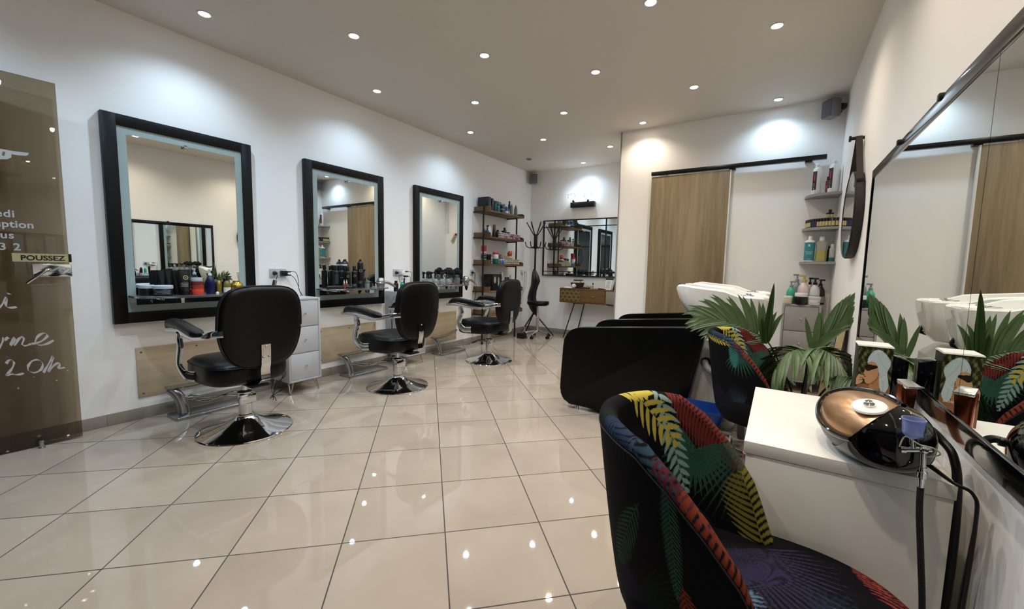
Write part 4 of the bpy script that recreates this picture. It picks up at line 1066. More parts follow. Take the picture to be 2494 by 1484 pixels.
# ================================================================== SHELF 2 (middle mirror)
def emblem(t,x,z,r=0.012,c='a59a72'):
    mb=MB(); mb.lathe([(r*0.72,0),(r,0),(r,0.0012),(r*0.72,0.0012)],(x,0.0,z),20,(1,-0.25,0),cap=False); mb.build('emblem',col_m(c,0.4),t)
G2='black hair spray cans on the middle shelf'
product('flat','black bottle with grey small print at the left of the middle mirror shelf',(0.145,2.632,Z1),0.245,0.028,'121214','0a0a0b',marks=(0.2,0.62,'55565a'),group=G2)
product('flat','black bottle behind the two red dropper bottles on the middle mirror shelf',(0.12,2.712,Z1),0.245,0.029,'141416','0a0a0b',marks=(0.45,0.5,'777777'),group=G2)
t=product('flat','black emblem bottle in front of the silver-necked can on the middle mirror shelf',(0.195,2.738,Z1),0.235,0.029,'101012','0a0a0b',marks=(0.08,0.2,'9a9a94'),group=G2,rz=-0.5); emblem(t,0.029,0.13)
t=product('can','tall black can with white and silver neck behind the row on the middle mirror shelf',(0.085,2.775,Z1),0.31,0.032,'15181c','0a0a0b',band=(0.78,0.84,'c9ccce'),group=G2)
t=product('flat','black emblem bottle left of the tallest can on the middle mirror shelf',(0.185,2.828,Z1),0.240,0.029,'101012','0a0a0b',marks=(0.08,0.2,'9a9a94'),group=G2,rz=-0.5); emblem(t,0.029,0.135)
t=product('can','tallest black can with gold emblem on the middle mirror shelf',(0.175,2.912,Z1),0.315,0.033,'121214','0a0a0b',marks=(0.15,0.25,'8a8a84'),group=G2,rz=-0.5); emblem(t,0.033,0.19,0.016)
for y,l in ((2.672,'left'),(2.702,'right')):
    product('drop',l+' one of two small red dropper bottles with white tips on the middle mirror shelf',(0.225,y,Z1),0.095,0.013,'8e4332','dcdcdc')
product('spray','black trigger spray bottle half behind the tallest can',(0.11,3.005,Z1),0.21,0.026,'121214','0a0a0b')
product('jar','clear round glass jar beside the hair dryer on the middle mirror shelf',(0.16,3.01,Z1),0.07,0.028,'7d8082','5c5e60')
product('jar','black stubby pot beside the hair dryer on the middle mirror shelf',(0.13,3.06,Z1),0.065,0.034,'0e0e0f','0a0a0b')
o=MB(); o.tube(spline([(0,0,0.018),(0.01,0.10,0.020),(0.0,0.20,0.016),(0.02,0.28,0.012)],6),0.018,10,rs=None); o=o.build('hair_straightener',black_plastic,None,(0.22,2.475,Z1)); tag(o,'black straightening iron lying along the front of the middle mirror shelf','hair straightener')

# ================================================================== SHELF 3 (farthest mirror)
clear_j = M('clear_glass_jar','c9cfcc',0.08,trans=0.75,var=0.0)
for y,x,l in ((4.035,0.12,'leftmost'),(4.125,0.155,'second from the left'),(4.225,0.185,'third from the left'),(4.325,0.205,'rightmost')):
    rzf=(0.4 if l=='rightmost' else 2.6 if l=='third from the left' else 0.2)-PI/2
    t=thing('spray_bottle',l+' of the four round glass spray flasks on the farthest mirror shelf'.replace('from the left ',''),'spray bottle',(x,y,Z1),rzf,'glass spray flasks on the farthest shelf')
    m=MB(); body_rings(m,[(0.030,0),(0.042,0.012),(0.048,0.032),(0.046,0.052),(0.034,0.070),(0.018,0.080),(0.015,0.088)]); m.build('body',clear_j,t)
    m=MB(); body_rings(m,[(0.016,0.086),(0.017,0.10),(0.013,0.105),(0.013,0.15)]); m.hexa([(-0.025,-0.011,0.14),(0.045,-0.010,0.158),(0.045,0.010,0.158),(-0.025,0.011,0.14),(-0.030,-0.010,0.165),(0.042,-0.008,0.182),(0.042,0.008,0.182),(-0.030,0.010,0.165)],0.003); m.build('spray_head',black_plastic,t)
    m=MB(); m.tube(spline([(0.022,0,0.15),(0.030,0,0.125),(0.048,0,0.098)],4),0.005,6); m.build('trigger',black_plastic,t)
for y,x,l in ((4.428,0.14,'left'),(4.60,0.13,'right')):
    r=thing('brush_jar',l+' jar bristling with black brush heads on the farthest mirror shelf','brush',(x,y,Z1),0,'jars of brushes on the farthest shelf')
    m=MB(); body_rings(m,[(0.036,0),(0.038,0.004),(0.040,0.09),(0.037,0.09),(0.035,0.006)]); m.build('jar',clear_j,r)
    m=MB(); rg=random.Random(4)
    for k in range(9):
        a=2*PI*k/9; m.cyl((0.014*math.cos(a),0.014*math.sin(a),0.008),(0.03*math.cos(a),0.04*math.sin(a),0.13),0.004,seg=6)
    m.build('handles',M('brush_handles','4a4a52',0.4),r)
    m=MB()
    for k in range(9):
        a=2*PI*k/9+.2; m.sphere((0.034*math.cos(a),0.045*math.sin(a),0.165+0.016*rg.random()),0.038,10,(0.8,1,1.0))
    m.sphere((0,0,0.192),0.046,12); m.build('brush_heads',M('black_bristles','0a0a0a',0.9,bump=0.8,vscale=300),r)
for k,(c,y,x,l) in enumerate((('26264f',4.43,0.235,'navy comb lying on the farthest mirror shelf'),('9c3d62',4.45,0.265,'long pink comb lying in front on the farthest mirror shelf'),('16161a',4.47,0.20,'black comb lying at the foot of the brush jars'))):
    m=MB(); m.box(-0.012,0.004,-0.09,0.09,0,0.006,0.001)
    for i in range(22): m.box(0.003,0.018,-0.088+i*0.005,-0.086+i*0.005,0.001,0.005)
    o=m.build('comb',col_m(c,0.4),None,(x,y,Z1+0.0005),(0.05,-0.12,0.2)[k]); tag(o,l,'comb')

# ---- hair dryers hanging on the right end of the shelves
def dryer(label, loc, rz):
    r=thing('hair_dryer',label,'hair dryer',loc,rz)
    sil=M('silver_grey_shell','9b9992',0.22,0.75,var=0.1)
    m=MB(); m.lathe([(0.022,-0.055),(0.036,-0.05),(0.045,-0.03),(0.048,0.0),(0.044,0.035),(0.034,0.06),(0.026,0.075),(0.024,0.09),(0.020,0.095)],(0,0,0),28,(0.15,-0.1,-1)); m.build('barrel',sil,r)
    m=MB(); m.lathe([(0.022,0.085),(0.024,0.10),(0.020,0.12),(0.010,0.15)],(0,0,0),20,(0.15,-0.1,-1)); m.build('nozzle',black_plastic,r)
    m=MB(); m.lathe([(0.001,-0.058),(0.032,-0.056),(0.036,-0.05)],(0,0,0),24,(0.15,-0.1,-1)); m.build('intake_grille',M('dryer_grille','4a4a48',0.5,0.5),r)
    P=spline([(0,0.03,0.0),(0.01,0.08,0.005),(0.02,0.14,-0.02),(0.03,0.19,-0.05)],6); m=MB(); m.tube(P,0.016,12,rs=[0.020-0.006*i/len(P) for i in range(len(P))]); m.build('handle',sil,r)
    m=MB(); m.tube(spline([(0.03,0.19,-0.05),(0.035,0.22,-0.09),(0.02,0.20,-0.25),(-0.02,0.19,-0.45),(0.0,0.16,-0.62),(0.03,0.13,-0.50),(-0.03,0.16,-0.30)],8),0.0035,6); m.build('cord',black_plastic,r)
    m=MB(); m.tube([(0.03*math.cos(a),0.03*math.sin(a)*0.0+0.0,0) for a in (0,)]+[],0.001) if False else None
    m.lathe([(0.050,-0.008),(0.055,0),(0.050,0.008)],(0,0,-0.005),24,(0.15,-0.1,-1),cap=False); m.box(-0.10,-0.045,-0.006,0.006,-0.012,0.004); m.build('holder_ring',chrome,r)
    return r
DR=dryer('silver hair dryer hanging nose down from the middle mirror shelf',(0.215,3.155,1.015),0.0)
dup(DR,(0.215,4.70,1.02),0.05,'silver hair dryer hanging nose down from the farthest mirror shelf')

# ---- things on the second cabinet
product('spray','green-blue disinfectant spray bottle on the second grey cabinet',(0.20,3.495,0.9005),0.18,0.026,'1f8a7c','d5dde0')
product('flat','black bottle on the second grey cabinet beside the green spray',(0.16,3.43,0.9005),0.13,0.028,'101014','0b0b0c')
r=thing('hair_clipper','black hair clipper hanging by its cord above the second grey cabinet','hair clipper',(0.10,3.60,0.9005))
m=MB(); R=[[Vector((x,y,z)) for x,y in sup(16,a,b,2.6)] for z,a,b in ((0,0.016,0.02),(0.05,0.018,0.022),(0.12,0.017,0.02),(0.15,0.020,0.024))]; m.rings(R); m.build('body',M('clipper_shell','1b1a18',0.25,0.2),r)
m=MB(); m.box(-0.016,0.016,-0.021,0.021,0.15,0.165,0.003); m.build('blade',alu,r)

# ---- sockets with plugs
def socket(y,z,n,label):
    r=thing('wall_socket',label,'socket',(0,y,z))
    m=MB(); m.prism(rrect(0.078*n,0.085,0.005,3,0,0), lambda u,v,t:(t,u,v),0.0005,0.011,0.002); m.build('plate',M('socket_plate','bcbcbd',0.35),r)
    for k in range(n):
        yy=(k-(n-1)/2)*0.071
        m=MB(); m.lathe([(0.0215,0.0113),(0.0215,0.012),(0.019,0.012),(0.019,0.004),(0.001,0.004)],(0,yy,0),24,(1,0,0),cap=False); m.build('outlet_face',M('socket_inner','8f8f92',0.4),r)
    return r
def plug(loc,label,pts,cube=False,col=None):
    r=thing('power_plug',label,'plug',loc)
    c=col or black_plastic
    m=MB()
    if cube: m.box(0.0,0.05,-0.026,0.026,-0.026,0.026,0.005)
    else: m.lathe([(0.018,0),(0.019,0.012),(0.014,0.03),(0.010,0.04)],(0,0,0),18,(1,0,0))
    m.build('plug_body',c,r)
    for P in pts:
        m=MB(); m.tube(spline(P,8),0.0028,6); m.build('cord',black_plastic,r)
    return r
socket(2.105,1.125,2,'double wall socket between the first and second mirrors')
plug((0.012,2.068,1.122),'round black plug in the left socket between the first two mirrors',[[(0.03,0,0),(0.05,0,-0.02),(0.045,-0.01,-0.06)]])
r=plug((0.012,2.145,1.122),'black double adapter with two plugs beside the middle mirror',[[(0.05,0.055,0.018),(0.07,0.09,0.01),(0.06,0.12,-0.06),(0.05,0.13,-0.16),(0.06,0.15,-0.205),(0.09,0.12,-0.219)],[(0.05,0.055,-0.02),(0.08,0.075,-0.05),(0.09,0.10,-0.12),(0.07,0.13,-0.19),(0.10,0.14,-0.219)]],cube=True)
m=MB(); m.cyl((0.03,0.02,0.014),(0.04,0.062,0.016),0.010,0.006,12); m.cyl((0.03,0.02,-0.016),(0.04,0.062,-0.018),0.010,0.006,12); m.build('side_plugs',black_plastic,r)
socket(3.60,1.128,2,'double wall socket between the middle and farthest mirrors')
plug((0.012,3.562,1.125),'black plug in the left half of the socket beside the farthest mirror',[[(0.03,0,0),(0.05,0.0,-0.03),(0.05,0.01,-0.09),(0.07,0.03,-0.14)]])
r=plug((0.012,3.645,1.125),'white adapter with two black plugs beside the farthest mirror',[[(0.04,0.08,0.015),(0.06,0.12,0.0),(0.05,0.13,-0.10),(0.06,0.12,-0.21)],[(0.04,0.08,-0.045),(0.05,0.11,-0.06),(0.05,0.10,-0.15),(0.07,0.07,-0.21)]],cube=True,col=white_plastic)
m=MB(); m.cyl((0.03,0.02,0.015),(0.035,0.085,0.015),0.012,0.007,12); m.cyl((0.03,0.02,-0.045),(0.035,0.085,-0.045),0.012,0.009,12); m.build('side_plugs',black_plastic,r)
socket(5.095,1.125,1,'single wall socket beside the rack with hanging black cables')
plug((0.012,5.095,1.125),'black plug with three long cables hanging beside the rack',[[(0.03,0,0),(0.05,0.0,-0.03),(0.05,-0.03,-0.30),(0.04,-0.05,-0.62),(0.06,-0.10,-0.80),(0.05,-0.02,-1.02)],[(0.03,0,0),(0.055,0.01,-0.03),(0.06,0.0,-0.25),(0.05,0.02,-0.5),(0.04,0.0,-0.7)],[(0.03,0,0),(0.05,0.010,-0.04),(0.05,0.015,-0.24),(0.07,0.018,-0.27),(0.06,0.016,-0.5),(0.05,0.012,-0.75)]])
socket(6.60,1.13,1,'single wall socket at the far corner with a white charger')
plug((0.012,6.60,1.135),'white charger with a thin cable beside the coat stand',[[(0.05,0,0),(0.08,0.02,-0.02),(0.07,0.03,-0.25),(0.05,-0.05,-0.42),(0.06,-0.12,-0.52)],[(0.05,0,0),(0.07,-0.01,-0.03),(0.06,-0.03,-0.3),(0.05,-0.1,-0.44)]],cube=True,col=white_plastic)
r=thing('razor','black trimmer hanging from the left socket between the first two mirrors','trimmer',(0.062,2.045,1.055))
m=MB(); m.tube(spline([(0,0,0),(0.01,-0.015,-0.05),(0.02,-0.02,-0.11)],5),0.018,12); m.build('body',black_plastic,r)
m=MB(); m.tube(spline([(0.018,0.0,0),(0.028,-0.012,-0.05),(0.038,-0.018,-0.10)],5),0.003,6); m.build('strip',alu,r)
r=thing('cable_bundle','tangle of black cables hanging behind the nearest grey cabinet','cable',(0.30,1.90,0))
for k in range(3):
    m=MB(); m.tube(spline([(0.0,0.075,0.30-0.02*k),(0.03+0.02*k,0.05,0.20),(0.05,0.0-0.03*k,0.12),(0.0+0.05*k,-0.05,0.006),(-0.06,0.0,0.006),(-0.02,0.05+0.01*k,0.05),(0.04,0.02,0.09)],8),0.003,6); m.build('cable',black_plastic,r)
# ================================================================== FAR LEFT: shelf rack
rw = wood('rack_wood','4f3820','755736',0.5,grain=22,axis='Y')
r = thing('shelf_rack','dark metal rack with five wooden boards against the left wall, full of products','shelf rack',(0,5.14,0))
RY=0.985
for z in (2.085,1.685,1.262,0.842,0.475):
    b=MB().box(0.002,0.325,0.0,RY,z-0.025,z,0.002).build('board',rw,r)
    m=MB(); m.prism([(0.002,z),(0.325,z),(0.325,z+0.05),(0.31,z+0.065),(0.002,z+0.065)],lambda u,v,t:(u,t,v),0,0.016); m.build('end_board',rw,b)
    m=MB(); m.prism([(0.002,z),(0.325,z),(0.325,z+0.03),(0.29,z+0.05),(0.002,z+0.05)],lambda u,v,t:(u,t,v),RY-0.016,RY); m.build('end_board',rw,b)
    m=MB(); m.box(0.002,0.21,-0.018,0.0,z-0.026,z-0.006); m.build('bracket_bar',black_metal,b)
    m=MB(); m.box(0.002,0.22,RY-0.075,RY-0.060,z-0.040,z-0.025); m.build('bracket_bar',black_metal,b)
m=MB(); m.cyl((0.205,-0.020,0.0),(0.205,-0.020,2.24),0.0135,seg=14); m.lathe([(0.020,0),(0.020,0.02),(0.0145,0.03)],(0.205,-0.02,0)); m.build('post',black_metal,r)
m=MB(); m.cyl((0.215,RY-0.068,0.0),(0.215,RY-0.068,2.06),0.0135,seg=14); m.lathe([(0.020,0),(0.020,0.02),(0.0145,0.03)],(0.215,RY-0.068,0)); m.build('post',black_metal,r)
def rp(x,y,k): return (x,5.14+y,(2.0855,1.6855,1.2625,0.8425,0.4755)[k])
TR='on the top rack board'
carton('large black carton at the left end of the top rack board',rp(0.13,0.095,0),0.20,0.075,0.215,'101318')
carton('black carton with white top edge, second from the left on the top rack board',rp(0.15,0.185,0),0.16,0.05,0.205,'1b2026')
product('flat','dark teal bottle behind the post '+TR,rp(0.22,0.26,0),0.17,0.024,'1d4a4c','141a1c')
product('flat','teal bottle left of the stacked grey jars '+TR,rp(0.24,0.325,0),0.14,0.026,'2a6b68','14282a')
carton('slate grey carton behind the jars '+TR,rp(0.10,0.40,0),0.10,0.15,0.20,'3c434a')
product('jar','lower dark jar with pale lid of the pair '+TR,rp(0.245,0.43,0),0.075,0.042,'17181a','7d8388',marks=(0.15,0.55,'8a8a88'))
product('jar','upper dark jar with pale lid stacked '+TR,(0.245,5.57,2.161),0.075,0.042,'17181a','7d8388',marks=(0.15,0.55,'8a8a88'))
product('pump','slim black pump bottle '+TR,rp(0.15,0.50,0),0.19,0.022,'141519','0a0a0b')
product('pump','blue and white labelled bottle with white pump '+TR,rp(0.25,0.535,0),0.165,0.032,'33549c','e2e6ea',band=(0.1,0.3,'cfd6e6'))
product('pump','amber bottle with beige label and black pump '+TR,rp(0.23,0.625,0),0.15,0.024,'4a3a1d','0e0e0e',band=(0.1,0.42,'b2a06c'))
product('flat','tall slim black bottle '+TR,rp(0.20,0.70,0),0.235,0.022,'121310','0d0d0d',band=(0.02,0.12,'a39c8a'))
def taper(label,loc,h,r_,c):
    t=thing('bottle',label,'bottle',loc); m=MB(); body_rings(m,[(r_*0.9,0),(r_,0.01),(r_,h*0.55),(r_*0.8,h*0.74),(r_*0.45,h*0.9),(r_*0.2,h*0.98),(r_*0.1,h)]); m.build('body',col_m(c,0.35),t)
    m=MB(); body_rings(m,[(r_*0.24,h*0.965),(r_*0.2,h*1.01)]); m.build('tip',col_m('6c6f72',0.4),t)
taper('pale grey pointed bottle, left of the two '+TR,rp(0.19,0.79,0),0.20,0.030,'8f949a')
taper('olive grey pointed bottle at the right end of the top rack board',rp(0.20,0.90,0),0.195,0.030,'6c6d60')
SR='on the second rack board'
product('pump','navy bottle with white foam pump '+SR,rp(0.16,0.055,1),0.18,0.027,'16204c','d9dee2')
product('spray','dark spray bottle behind the post '+SR,rp(0.17,0.13,1),0.19,0.03,'26282c','0c0c0d')
carton('white card leaning in the basket '+SR,(0.16,5.385,1.72),0.01,0.13,0.13,'c9c9cc',name='card',cat='card')
bpy.data.objects['card'].rotation_euler.x=0.75; bpy.data.objects['card'].location.z=1.735
for (y,c,h,l,k) in ((0.30,'16171a',0.21,'black funnel-shaped tube','tube'),(0.40,'1d1d1c',0.14,'black carton bottle with gold drop','flat'),(0.60,'262521',0.19,'leaning dark bottle with round cap','flat'),(0.535,'0d0d0e',0.13,'squat black bottle','flat'),(0.70,'0c0c0d',0.12,'black rounded can','jar')):
    product(k,l+' rising from the wire basket '+SR,rp(0.18,y,1),h,0.032,c,'0b0b0c')
product('jar','mint green pot lid showing between bottles '+SR,rp(0.19,0.462,1),0.105,0.028,'6fa58d','8fc4ad')
# wire basket with rollers
def basket(label,loc,ly,lx,hz):
    r=thing('wire_basket',label,'basket',loc)
    m=MB(); w=0.0016
    for z in (0.003,hz*0.5,hz): 
        m.tube([(0,0,z),(lx,0,z),(lx,ly,z),(0,ly,z),(0,0,z)],w,5)
    n=int(ly/0.045)
    for i in range(n+1): y=ly*i/n; m.tube([(0,y,hz),(0,y,0.003),(lx,y,0.003),(lx,y,hz)],w,5)
    m.build('wires',black_metal,r); return r
basket('wire basket of pink and white hair rollers on the second rack board',(0.05,5.14+0.315,1.6865),0.63,0.24,0.075)
basket('wire basket of cream and yellow hair rollers on the third rack board',(0.05,5.14+0.31,1.2635),0.63,0.24,0.085)
def roller(cols, label, grp, base):
    m=MB(); m.lathe([(0.0125,0),(0.0135,0.001),(0.0135,0.037),(0.0125,0.038),(0.008,0.038),(0.008,0.002)],(-0.019,0,0.0135),14,(1,0,0),cap=False)
    return m
def rollers(cols, base, label, grp, rows, ncol, seed):
    rg=random.Random(seed); protos={}
    for c in cols:
        m=MB(); m.lathe([(0.0125,0),(0.0135,0.001),(0.0135,0.040),(0.0125,0.041),(0.008,0.041),(0.008,0.002),(0.0125,0)],(-0.02,0,0.0),14,(1,0,0),cap=False)
        m.mi=0; protos[c]=m
    made={}
    for j in range(rows):
        for i in range(ncol):
            c=cols[min(len(cols)-1,int(rg.random()*len(cols)*(0.6+0.8*i/ncol)))]
            loc=(base[0]+rg.uniform(-0.003,0.003),base[1]+0.0305*i+rg.uniform(-0.001,0.001),base[2]+0.0152+0.0285*j)
            if c not in made:
                o=protos[c].build('hair_roller',col_m(c,0.6),None,loc); made[c]=o; tag(o,label,'hair roller',grp)
            else:
                o=made[c].copy(); COL.objects.link(o); o.location=loc
rollers(['d6bcc0','dfd4d2','cba0aa','b0506a'],(0.262,5.14+0.335,1.6885),'small pink or white hair roller in the wire basket on the second rack board','pink and white hair rollers',3,20,1)
rollers(['d2c6b4','dccfb0','d4cb90','c0b2a6'],(0.262,5.14+0.33,1.2655),'small cream or yellow hair roller in the wire basket on the third rack board','cream and yellow hair rollers',3,20,2)
T3='on the third rack board'
product('jar','lower black jar with grey lid, left end of the third rack board',rp(0.15,0.068,2),0.085,0.045,'191a1e','6f7377',marks=(0.15,0.5,'9a9a9a'))
product('jar','black jar with grey lid stacked above, left end of the third rack board',(0.15,5.208,1.348),0.085,0.045,'191a1e','6f7377',marks=(0.15,0.5,'9a9a9a'))
product('jar','crimson pot with white base on top of the jar stack '+T3,(0.15,5.208,1.434),0.115,0.043,'a02438','9c1f30',band=(0.0,0.22,'d59aa6'))
product('jar','white pot with red lid stacked beside the post '+T3,(0.25,5.395,1.349),0.105,0.046,'d5d3d0','b8283a')
product('jar','dark green pot under the red-lidded pot '+T3,rp(0.25,0.255,2),0.085,0.045,'17563f','1c6b4c')
product('jar','small black pot at the end of the wire basket '+T3,(0.10,5.402,1.2625),0.16,0.045,'0d0d0e','111112')
for y in (0.36,0.42): product('flat',('left' if y<0.4 else 'right')+' one of two blue and white bottles in front of the roller basket',rp(0.303,y-0.02,2),0.085,0.017,'4a6a9a','c9d2de')
r=thing('piggy_bank','small red-orange piggy bank on top of the boxes on the third rack board','piggy bank',(0.20,5.14+0.735,1.405))
pm=M('orange_ceramic','b8401c',0.3,var=0.1)
m=MB(); m.sphere((0,0,0.045),0.042,20,(0.95,1.15,0.92)); m.sphere((0.0,0.046,0.05),0.020,14); m.cyl((0,0.06,0.048),(0,0.072,0.048),0.011)
for sx in (-1,1): m.cyl((sx*0.018,0.03,0.075),(sx*0.022,0.038,0.096),0.009,0.002,8)
m.build('body',pm,r)
for sx in (-1,1):
    for sy in (-1,1): MB().cyl((sx*0.02,sy*0.022,0.0),(sx*0.02,sy*0.022,0.02),0.010,seg=10).build('leg',pm,r)
carton('flat cream box lying on top of the rollers on the third rack board',(0.19,5.14+0.60,1.355),0.12,0.30,0.024,'8d8078')
carton('white lid box under the piggy bank on the third rack board',(0.19,5.14+0.75,1.380),0.10,0.15,0.022,'c9c6bd')
carton('small brown box standing on the cream box on the third rack board',(0.16,5.14+0.47,1.3802),0.06,0.07,0.05,'5a4c44')
F4='on the fourth rack board'
r=thing('hair_dryer','black boxed hair tool set with silver face '+F4,'hair dryer',rp(0.17,0.30,3))
MB().box(-0.09,0.09,-0.13,0.13,0,0.26,0.008).build('case',black_plastic,r)
m=MB(); m.prism(sup(20,0.03,0.055,2.2,0,0.17),lambda u,v,t:(0.091+t,u-0.07,v),0,0.004); m.build('silver_window',M('silver_window','c9c6ae',0.25,0.6),r)
m=MB(); m.prism(sup(20,0.02,0.085,2.2,0,0.13),lambda u,v,t:(0.091+t,u+0.03,v),0,0.004); m.build('silver_window',M('silver_window','c9c6ae',0.25,0.6),r)
o=product('flat','clear plastic bottle with blue label '+F4,rp(0.18,0.53,3),0.29,0.042,'a9b3b8','dfe6ea',band=(0.3,0.5,'2c2f58'))
product('flat','black bottle pair, left one '+F4,rp(0.18,0.66,3),0.21,0.026,'101012','0b0b0c')
product('flat','black bottle pair, right one '+F4,rp(0.18,0.73,3),0.21,0.026,'121214','0b0b0c',band=(0.2,0.35,'77777a'))
product('flat','slim clear bottle at the right end '+F4,rp(0.16,0.83,3),0.24,0.02,'a5abad','c9cfd2')
o=MB(); o.hexa([(-0.05,-0.04,0),(0.05,-0.04,0),(0.05,0.04,0),(-0.05,0.04,0),(-0.04,-0.035,0.05),(0.05,-0.035,0.05),(0.05,0.035,0.035),(-0.04,0.035,0.035)],0.004); o=o.build('pouch',M('dark_pouch','1d1d1f',0.7),None,rp(0.2,0.065,3)); tag(o,'dark soft pouch at the left end of the fourth rack board','pouch')
o=MB(); o.sphere((0,0,0.04),0.04,14,(1,0.6,1)); o=o.build('fabric_bundle',M('charcoal_cloth','17171a',0.9,bump=0.6,vscale=80),None,rp(0.22,0.138,3)); tag(o,'crumpled charcoal cloth beside the tool case on the fourth rack board','cloth')
L5='on the lowest rack board'
product('jar','white tub at the right end '+L5,rp(0.12,0.86,4),0.20,0.07,'cfcfce','dededc')
carton('low white and brown box at the left end '+L5,rp(0.18,0.15,4),0.2,0.2,0.05,'7d6a58')
carton('pale folded paper stack in the middle '+L5,rp(0.18,0.42,4),0.2,0.2,0.03,'cfcbc4')

# ================================================================== COAT STAND, CAPE, STOOL, DUSTPAN
r = thing('coat_stand','black metal coat stand with splayed prongs in the far left corner','coat stand',(0.345,6.50,0))
MB().cyl((0,0,0.36),(0,0,1.82),0.017,seg=14).build('pole',black_metal,r)
MB().lathe([(0.03,1.56),(0.034,1.58),(0.034,1.80),(0.028,1.82)]).build('collar',black_metal,r)
for k in range(6):
    a=PI/6+PI/3*k; c_,s_=math.cos(a),math.sin(a)
    MB().tube([(0.025*c_,0.025*s_,1.79),(0.17*c_,0.17*s_,2.03)],0.009,8).build('prong',black_metal,r)
    MB().tube(spline([(0.03*c_,0.03*s_,1.60),(0.09*c_,0.09*s_,1.575),(0.16*c_,0.16*s_,1.60),(0.185*c_,0.185*s_,1.68)],5),0.008,8).build('hook',black_metal,r)
for a in (math.radians(-100),math.radians(160),math.radians(4)):
    c_,s_=math.cos(a),math.sin(a); MB().tube([(0.0,0.0,0.40),(0.24*c_ if c_<-.3 else 0.40*c_,0.40*s_ if s_<0.2 else 0.3*s_,0.012)],0.012,8).build('leg',black_metal,r)
def cloth(name,label,cat,loc,rings_,mat,fold=0.02,nf=7):
    m=MB(); R=[]
    for z,a,b,ox,oy in rings_:
        R.append([Vector((ox+a*math.cos(t)*(1+fold/max(a,0.02)*math.sin(nf*t+z*4)),oy+b*math.sin(t)*(1+fold/max(b,.02)*math.sin(nf*t+1)),z)) for t in [2*PI*i/56 for i in range(56)]])
    m.rings(R); o=m.build(name,mat,None,loc,smooth=80); tag(o,label,cat); return o
cloth('hairdressing_cape','black hairdressing cape hanging down the coat stand','cape',(0.345,6.487,0),[(1.20,0.012,0.012,0.0,-0.005),(1.15,0.035,0.03,0.01,-0.02),(1.08,0.065,0.05,0.035,-0.03),(0.98,0.085,0.055,0.05,-0.035),(0.90,0.07,0.05,0.03,-0.035),(0.80,0.07,0.055,0.0,-0.04),(0.68,0.08,0.06,-0.02,-0.04),(0.58,0.09,0.06,0.0,-0.045),(0.48,0.08,0.06,0.04,-0.045),(0.40,0.05,0.04,0.07,-0.04),(0.375,0.02,0.02,0.09,-0.04)],M('cape_nylon','0b0b0d',0.45,bump=0.2,vscale=30),0.008)
r = thing('saddle_stool','black saddle stool on a chrome five-wheel base beside the console table','stool',(0.575,6.235,0))
m=MB(); R=[]
for z,s in ((0.565,0.75),(0.57,0.93),(0.59,1.0),(0.615,0.98),(0.628,0.88),(0.632,0.5),(0.632,0.1)):
    R.append([Vector((x,y,z+0.16*(abs(x)/0.2)**2*0.12 + (0.02*math.cos(y/0.15*1.5) if z>0.6 else 0)-0.015*(1-abs(y)/0.15))) for x,y in sup(40,0.19*s,0.155*s,2.6)])
m.rings(R); m.build('seat',leather,r,smooth=70)
m=MB(); m.lathe([(0.028,0.10),(0.028,0.34),(0.02,0.345),(0.016,0.35),(0.016,0.56),(0.05,0.562),(0.05,0.568)]); m.build('gas_column',chrome,r)
m=MB(); m.tube([(0,0.02,0.56),(0.02,-0.12,0.545)],0.005,8); m.build('height_lever',black_plastic,r)
for k in range(5):
    a=-PI/2+0.105+2*PI*k/5; c_,s_=math.cos(a),math.sin(a)
    l_=MB(); l_.tube([(0.02*c_,0.02*s_,0.115),(0.14*c_,0.14*s_,0.095),(0.235*c_,0.235*s_,0.072)],0.012,8,rs=[0.018,0.014,0.010]); l_=l_.build('leg',chrome,r)
    m=MB(); m.cyl((0.235*c_-s_*0.024,0.235*s_+c_*0.024,0.026),(0.235*c_-s_*0.006,0.235*s_+c_*0.006,0.026),0.026); m.cyl((0.235*c_+s_*0.006,0.235*s_-c_*0.006,0.026),(0.235*c_+s_*0.024,0.235*s_-c_*0.024,0.026),0.026); m.cyl((0.235*c_,0.235*s_,0.04),(0.235*c_,0.235*s_,0.075),0.009); m.build('caster',black_plastic,l_)
r=thing('dustpan','black upright dustpan on the floor beside the coat stand','dustpan',(0.41,5.985,0))
m=MB(); m.hexa([(-0.07,-0.05,0),(0.07,-0.05,0),(0.08,0.06,0),(-0.08,0.06,0),(-0.07,-0.05,0.09),(0.07,-0.05,0.09),(0.05,0.06,0.11),(-0.05,0.06,0.11)],0.008); m.build('pan',black_plastic,r)
m=MB(); m.tube(spline([(0,0.0,0.09),(0.03,0.03,0.14),(0.02,0.05,0.20)],5),0.006,8); m.tube(spline([(-0.05,0.05,0.1),(0.0,0.06,0.16),(0.05,0.05,0.1)],5),0.004,6); m.build('handle',M('grey_wire','8a8a8a',0.4,0.6),r)

# ================================================================== BACK WALL
r = thing('wall_mirror','wide black gridded window-style mirror above the wooden console','mirror',(0.300,YB,1.076))
bw_,bh=1.46,1.024
MB().box(0.005,bw_-0.005,-0.012,-0.002,0.005,bh-0.005).build('mirror_glass',mirror_m,r,smooth=0)
m=MB(); w=0.018
for z in (0,bh-w): m.box(0,bw_,-0.032,-0.0005,z,z+w,0.001)
for x in (0,bw_-w): m.box(x,x+w,-0.032,-0.0005,0,bh,0.001)
m.build('frame',black_metal,r)
m=MB()
for z in (0.082,bh-0.130): m.box(w,bw_-w,-0.028,-0.0125,z-0.0065,z+0.0065)
for x in (0.235,1.225): m.box(x-0.0075,x+0.0075,-0.029,-0.0125,w,bh-w)
m.build('grid_bars',black_metal,r)

